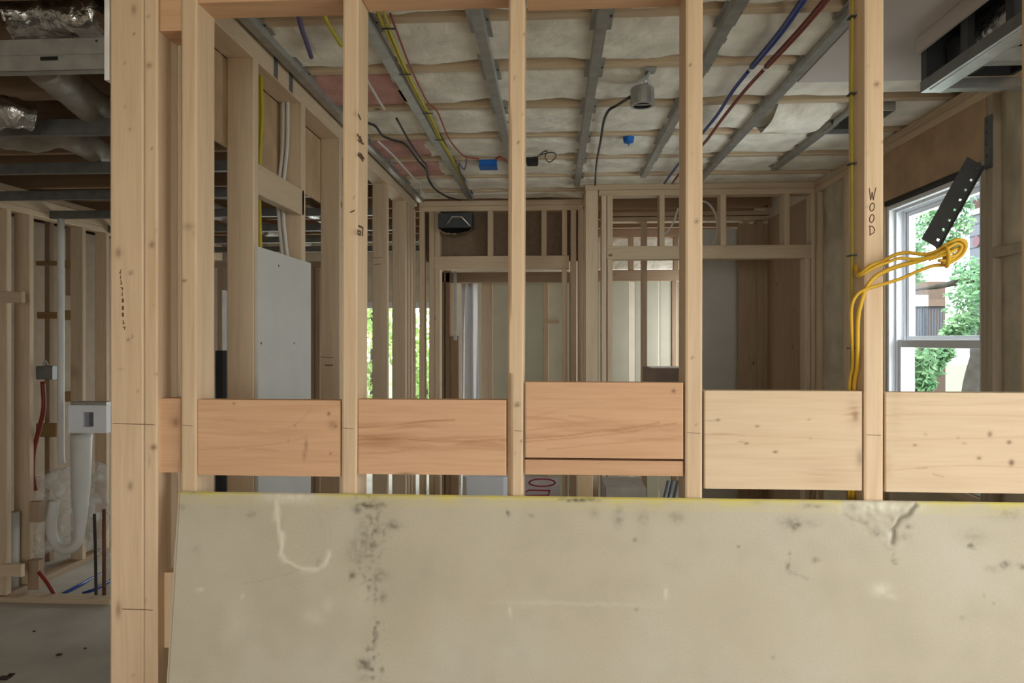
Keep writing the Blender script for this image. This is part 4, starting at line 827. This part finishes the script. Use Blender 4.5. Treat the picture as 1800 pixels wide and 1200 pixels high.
# laundry wall
XW = -3.3
lw = struct('wall_laundry', (XW, 4.1, 0), 'stud wall with plumbing in the room at the far left', 'wall')
zpb = WX(100, 388, XW).z
box('top_plate', lw, XW - .089, XW, 3.4, 6.8, zpb, zpb + .038, STUD['y']); box('top_plate', lw, XW - .089, XW, 3.4, 6.8, zpb + .0385, zpb + .11, STUD['y'])
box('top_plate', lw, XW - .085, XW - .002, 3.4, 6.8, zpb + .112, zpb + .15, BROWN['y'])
for px in (12, 52, 145, 187):
    y = XW / T(px); box('stud', lw, XW - (.105 if px == 52 else .089), XW, y, y + .038, .038, zpb, STUD['z'])
box('bottom_plate', lw, XW - .089, XW, 4.1, 6.8, 0, .038, BROWN['y'])
box('sheathing_panel', lw, XW - .62, XW - .60, 3.6, 7.0, 0, zpb + .1, plain('laundry_back', (.30, .235, .175), .9, var=.1), label='brown board lining behind the laundry studs')
for i, (px, q0, q1) in enumerate(((140, 457, 470), (142, 545, 562), (142, 688, 706), (100, 548, 560), (98, 744, 768), (98, 458, 466))):
    rb('blocking_board', lw, px - 35, px, q0, q1, 4.75, .04, wood('ochre_block%d' % i, (.34, .22, .10), (.24, .15, .07), 'x', knots=False))
rb('back_stud', lw, 78, 87, 380, 600, 4.78, .05, BROWN['z'], z0=.0); rb('back_stud', lw, 126, 143, 380, 600, 4.85, .05, STUD['z'], z0=.0); rb('back_stud', lw, 115, 124, 380, 460, 4.84, .05, BROWN['z'], z0=1.9)
rb('blocking_board', lw, 0, 38, 512, 532, 4.02, .03, STUD['x']); rb('blocking_board', lw, 0, 37, 992, 1014, 4.02, .03, STUD['x'])
box('sole_plate', lw, T(-60) * 4.02, T(192) * 4.02, 4.02, 4.11, 0, .03, STUD['x'])
tube('vent_pipe', None, [W(107, 385, 4.25), W(107, 700, 4.25), W(107, 790, 4.25), W(109, 815, 4.25)], .0205, PVC, n=14, label='slim white vertical pipe beside the outlet box', cat='pipe')
ob = empty('outlet_box', W(152, 762, 4.15), 'white washing machine outlet box between laundry studs', 'outlet box')
p = W(119, 712, 4.15); q = W(187, 761, 4.15)
box('shell', ob, p.x, W(145, 0, 4.15).x, 4.15, 4.24, q.z, p.z, WHITE, r=.002); box('shell', ob, W(164, 0, 4.15).x, q.x, 4.15, 4.24, q.z, p.z, WHITE, r=.002)
box('shell', ob, W(145, 0, 4.15).x, W(164, 0, 4.15).x, 4.15, 4.24, W(150, 724, 4.15).z, p.z, WHITE, r=.002); box('shell', ob, W(145, 0, 4.15).x, W(164, 0, 4.15).x, 4.15, 4.24, q.z, W(150, 750, 4.15).z, WHITE, r=.002)
box('recess', ob, W(145, 0, 4.15).x, W(164, 0, 4.15).x, 4.21, 4.23, q.z + .005, p.z - .005, STEELG)
box('metal_cap', ob, p.x + .02, q.x, 4.148, 4.24, p.z + .001, p.z + .02, GALV)
tube('drain_pipe', None, [W(143, 763, 4.2), W(142, 850, 4.2), W(140, 930, 4.2), W(132, 958, 4.2), W(115, 966, 4.2), W(97, 955, 4.2), W(90, 925, 4.2), W(96, 880, 4.2)], [.062, .055, .032, .03, .03, .03, .03, .03], PVC, n=16, label='white drain pipe bent into a trap under the outlet box', cat='pipe')
# film draped over the trap
vs = []; na, nb = 34, 26
for j in range(nb + 1):
    w = j / nb
    for i in range(na + 1):
        u = i / na; cx = 62 + 128 * u + 12 * nz(w * 3, 2, 0); cy = 828 + 150 * w + (1 - abs(u - .72) * 2) * -22 * (1 - w) + 8 * nz(u * 4, w * 4, 5) - 20 * math.sin(3.1 * u) * w
        vs.append(W(cx, cy, 4.32 - .03 * math.sin(u * 6) - .05 * nz(u * 5, w * 5, 2)))
o = MB().add(vs, [(j * (na + 1) + i, j * (na + 1) + i + 1, (j + 1) * (na + 1) + i + 1, (j + 1) * (na + 1) + i) for j in range(nb) for i in range(na)]).build('plastic_film', FILM, smooth=True, label='crumpled clear plastic film behind the bent drain pipe', cat='plastic film')
md = o.modifiers.new('thick', 'SOLIDIFY'); md.thickness = .002
tube('drain_stack', None, [W(22, 900, 4.18), W(21, 1055, 4.18)], .04, PVC, n=14, label='thick white pipe rising from the floor at the left edge', cat='pipe')
e = empty('switch_box', W(80, 668, 4.3), 'grey electrical box with a red cable on a laundry stud', 'electrical box')
p = W(63, 643, 4.3); q = W(92, 667, 4.3); box('body', e, p.x, q.x, 4.3, 4.36, q.z, p.z, STEELG, r=.006)
tube('knockout', e, [W(76, 641, 4.33), W(80, 634, 4.33), W(84, 641, 4.33)], .006, GALVD)
tube('pipe', None, [W(75, 670, 4.28), W(77, 715, 4.28), W(70, 750, 4.28), W(60, 790, 4.28), W(58, 830, 4.28), W(62, 862, 4.28)], .014, REDC, label='red pipe running down from the grey electrical box', cat='pipe')
tube('pipe', None, [W(166, 903, 4.1), W(168, 980, 4.1), W(169, 1060, 4.1)], .009, BLKC, label='thin black upright pipe beside the trap', cat='pipe')
tube('pipe', None, [W(183, 895, 4.1), W(183, 1062, 4.1)], .011, plain('copper_dark', (.14, .055, .03), .5), label='dark reddish upright pipe beside the black one', cat='pipe')
tube('pipe', None, [W(98, 1050, 4.13), W(140, 1028, 4.3), W(166, 1014, 4.5), W(195, 1000, 4.68)], .010, BLUC, label='blue floor pipe running up to the right', cat='pipe')
tube('pipe', None, [W(145, 1043, 4.2), W(168, 1035, 4.25), W(195, 1020, 4.42)], .010, BLUC, label='second blue floor pipe nearer the black upright', cat='pipe')
tube('pipe', None, [W(68, 1005, 4.13), W(82, 1022, 4.12), W(100, 1052, 4.1)], .012, REDC, label='short red pipe slanting down to the floor', cat='pipe')
box('brown_block', None, *(lambda p, q: (p.x, q.x))(W(48, 0, 4.15), W(68, 0, 4.15)), 4.15, 4.2, .03, W(58, 985, 4.15).z, BROWN['z'], label='short brown upright block at the foot of the laundry stud', cat='lumber')
rb('lumber_offcut', None, 50, 70, 882, 918, 4.14, .04, BROWN['z'], label='reddish brown block showing above the plastic film', cat='lumber')
mb = MB()
for (px, py, r) in ((104, 1151, .012), (8, 1192, .025), (20, 1186, .012), (150, 1140, .005), (60, 1110, .006)):
    p = WZ(px, py, 0); mb.box(p.x - r, p.x + r, p.y - r * .7, p.y + r * .7, 0, .006)
mb.build('floor_debris', BLKC, label='scattered dark chips on the floor at the lower left', cat='debris', kind='stuff')
# things glimpsed through the left stud wall
box('black_post', None, *(lambda p, q: (p.x, q.x))(W(376.5, 0, 3.0), W(395, 0, 3.0)), 3.0, 3.05, 0, W(386, 616, 3.0).z, BLACK, r=.01, label='tall black post glimpsed left of the first wall stud', cat='post')
rb('white_edge', None, 389.5, 393.5, 510, 625, 3.1, .3, GYPS, z0=0, label='thin white drywall edge above the black post', cat='drywall')
nw = struct('wall_hallway', (-2, 5.6, 0), 'stud partition of the next room seen through the left wall', 'wall')
for p0, p1, Y in ((543, 552, 5.2), (553, 562, 5.2), (520, 530, 5.2), (382, 391, 5.2), (398, 407, 5.2)): rb('stud', nw, p0, p1, 470, 600, Y, .089, BROWN['z'], z0=0)
rb('top_plate', nw, 370, 565, 460, 470, 5.2, .089, BROWN['x'])
rb('drywall_edge', nw, 538.5, 542, 682, 700, 4.6, .012, GYPS, z0=0)
# glass door at the end of the next room
YN = 7.15
w2 = struct('window_2', (-1.9, YN, 0), 'bright glass door with greenery at the end of the next room', 'window')
zt2 = W(690, 541, YN).z; xa, xb = -3.0, T(770) * YN
for x in (xa, (xa + xb) / 2 - .03, xb): box('frame_post', w2, x, x + .06, YN, YN + .1, 0, zt2, WHITE)
box('frame_head', w2, xa, xb + .06, YN, YN + .1, zt2, zt2 + .06, WHITE); box('glass_pane', w2, xa + .06, xb, YN + .04, YN + .05, 0, zt2, GLASS, r=0)
box('wall_end', None, -4.5, xa - .01, YN, YN + .12, 0, 2.85, SHELLW, label='end wall left of the glass door', cat='wall', kind='structure')
box('wall_end_upper', None, xa, xb + .06, YN, YN + .12, zt2 + .061, 2.85, plain('cream_wall', (.66, .60, .47), .9), label='cream wall above the glass door', cat='wall', kind='structure')
box('wall_end_right', None, xb + .07, -1.05, YN, YN + .12, 0, 2.85, BROWN['z'], label='brown wall right of the glass door', cat='wall', kind='structure')

# ================================================================ outdoors
gr = box('ground', None, -30, 40, -20, 60, -.6, -.5, GRASS, label='pale sunlit ground outside', cat='ground', kind='structure')
def foliage(name, par, blobs, nleaf, size, mat, seed):
    rnd = random.Random(seed); vs = []; fs = []
    for (cx, cy, cz, r) in blobs:
        for _ in range(nleaf):
            v = Vector((rnd.gauss(0, 1), rnd.gauss(0, 1), rnd.gauss(0, 1))).normalized() * r * rnd.random() ** .45
            c = Vector((cx, cy, cz)) + v; a = Vector((rnd.gauss(0, 1), rnd.gauss(0, 1), rnd.gauss(0, 1))).normalized(); b = a.orthogonal().normalized(); s = size * rnd.uniform(.6, 1.4); n = len(vs)
            vs += [c - a * s, c + b * s * .5, c + a * s, c - b * s * .5]; fs.append((n, n + 1, n + 2, n + 3))
    return MB().add(vs, fs).build(name, mat, par, kind='stuff')
def tree(loc, label, trunk, blobs, nleaf, size, mat, seed, tr=(.2, .12)):
    e = empty('tree', loc, label, 'tree'); tube('trunk', e, trunk, list(tr), BARK, n=10); foliage('foliage', e, blobs, nleaf, size, mat, seed); return e
Yt = 8.0
tp = [Vector((W(1704, 760, Yt).x, Yt, -.5)), W(1706, 760, Yt), W(1708, 690, Yt), W(1718, 640, Yt), W(1730, 600, Yt), W(1745, 540, Yt)]
lt_ = tree(tp[0], 'leaning tree just outside the window, trunk at its right edge', tp, [tuple(W(a, b, Yt + d)) + (r,) for a, b, d, r in ((1700, 535, .4, .26), (1716, 570, .5, .22), (1690, 575, .3, .18), (1672, 588, .3, .12), (1706, 480, .5, .22), (1722, 505, 0, .24))], 300, .04, LEAF, 1, (.11, .075))
tree(W(1600, 700, 9), 'leafy shrub filling the lower left of the window', [Vector((W(1600, 760, 9).x, 9, -.5)), W(1605, 680, 9)], [tuple(W(a, b, 9 + d)) + (r,) for a, b, d, r in ((1612, 632, 0, .22), (1628, 645, .3, .20), (1604, 672, 0, .26), (1642, 628, .3, .16), (1660, 620, .3, .12), (1625, 672, 0, .14))], 320, .045, LEAF, 2, (.08, .04))
tree(W(1600, 480, 9.5), 'tree with bright leaves at the upper left of the window', [Vector((W(1560, 700, 9.5).x, 9.5, -.5)), W(1575, 560, 9.5), W(1590, 480, 9.5)], [tuple(W(a, b, 9.5 + d)) + (r,) for a, b, d, r in ((1612, 405, 0, .26), (1632, 378, .3, .18), (1602, 440, 0, .24), (1606, 480, .3, .16), (1684, 395, .5, .2), (1668, 430, .5, .14), (1690, 355, .5, .18))], 220, .045, LEAF, 3)
tube('branch', lt_, [W(1560, 517, 8.5), W(1618, 508, 8.5), W(1650, 503, 8.5), W(1710, 490, 8.5)], [.008, .012, .03, .045], BARK, n=8, label='dark leafless branch crossing the upper sash')
# neighbouring houses
Yh = 16.0
hs = empty('house', W(1610, 700, Yh), 'tan house with a railed porch seen through the window', 'house')
rb('wall', hs, 1500, 1662, 495, 760, Yh + 1.5, 3, STUCCO, z0=-.5); rb('porch_wall', hs, 1470, 1612, 500, 700, Yh + .8, .3, SIDING, z0=-.5)
rb('awning', hs, 1612, 1632, 518, 540, Yh, .5, WHITE); rb('awning', hs, 1632, 1660, 526, 540, Yh, .5, STUCCO)
rb('porch_floor', hs, 1560, 1664, 594, 602, Yh, 1.2, WHITE); rb('porch_rail', hs, 1590, 1662, 538, 542, Yh, .06, ROOF); rb('porch_post', hs, 1625, 1629, 538, 640, Yh, .12, ROOF, z0=-.5)
for i in range(13): rb('baluster', hs, 1598 + i * 5, 1600.2 + i * 5, 542, 594, Yh + .02, .04, SIDING)
h2 = empty('house', (T(1704) * 16.5, 16.5, -.5), 'grey sided house at the right edge of the window', 'house')
XH = T(1704) * 16.5
box('wall', h2, XH, XH + 4, 11.5, 16.5, -.5, 5.2, SIDING); box('roof', h2, XH - .25, XH + 4.2, 11.3, 16.7, 5.2, 5.45, ROOF)
for i in range(20): box('siding_board', h2, XH - .012, XH, 11.5, 16.5, .0 + i * .26, .012 + i * .26, ROOF, r=.001)
p = WX(1713, 369, XH); q = WX(1722, 349, XH); box('house_window', h2, XH - .03, XH - .012, 15.0, p.y, p.z, q.z, plain('window_brown', (.10, .04, .03), .5)); box('window_trim', h2, XH - .05, XH - .03, 14.9, p.y + .15, p.z - .12, p.z, WHITE)
p = WX(1718, 424, XH); MB().add(*tubedata([(XH - .03, p.y, p.z), (XH - .013, p.y, p.z)], .13, 16)).build('round_vent', plain('vent_red', (.25, .12, .14), .5), h2)
path = box('driveway', None, *(lambda p, q: (p.x, q.x))(W(1650, 0, 14), W(1712, 0, 14)), 9.0, 30, -.5, -.47, plain('concrete_pale', (.30, .34, .36), .9), label='pale driveway beyond the shrubs', cat='driveway', kind='structure')
# greenery outside the glass door
for i, (x, y, z, r) in enumerate(((-2.95, 9.5, 1.2, .5), (-1.75, 9.5, .9, .5), (-2.3, 11, 1.7, .55), (-3.8, 11, 1.7, .55), (-3.3, 12.6, 2.2, .6))):
    tree((x, y, -.5), ('round bush', 'low bush', 'taller bush', 'leftmost bush', 'farthest bush')[i] + ' in the garden outside the glass door', [(x, y, -.5), (x, y, z)], [(x, y, z, r), (x + .2, y, z - .5, r * .8)], 260, .07, LEAF2, 40 + i, (.06, .03))
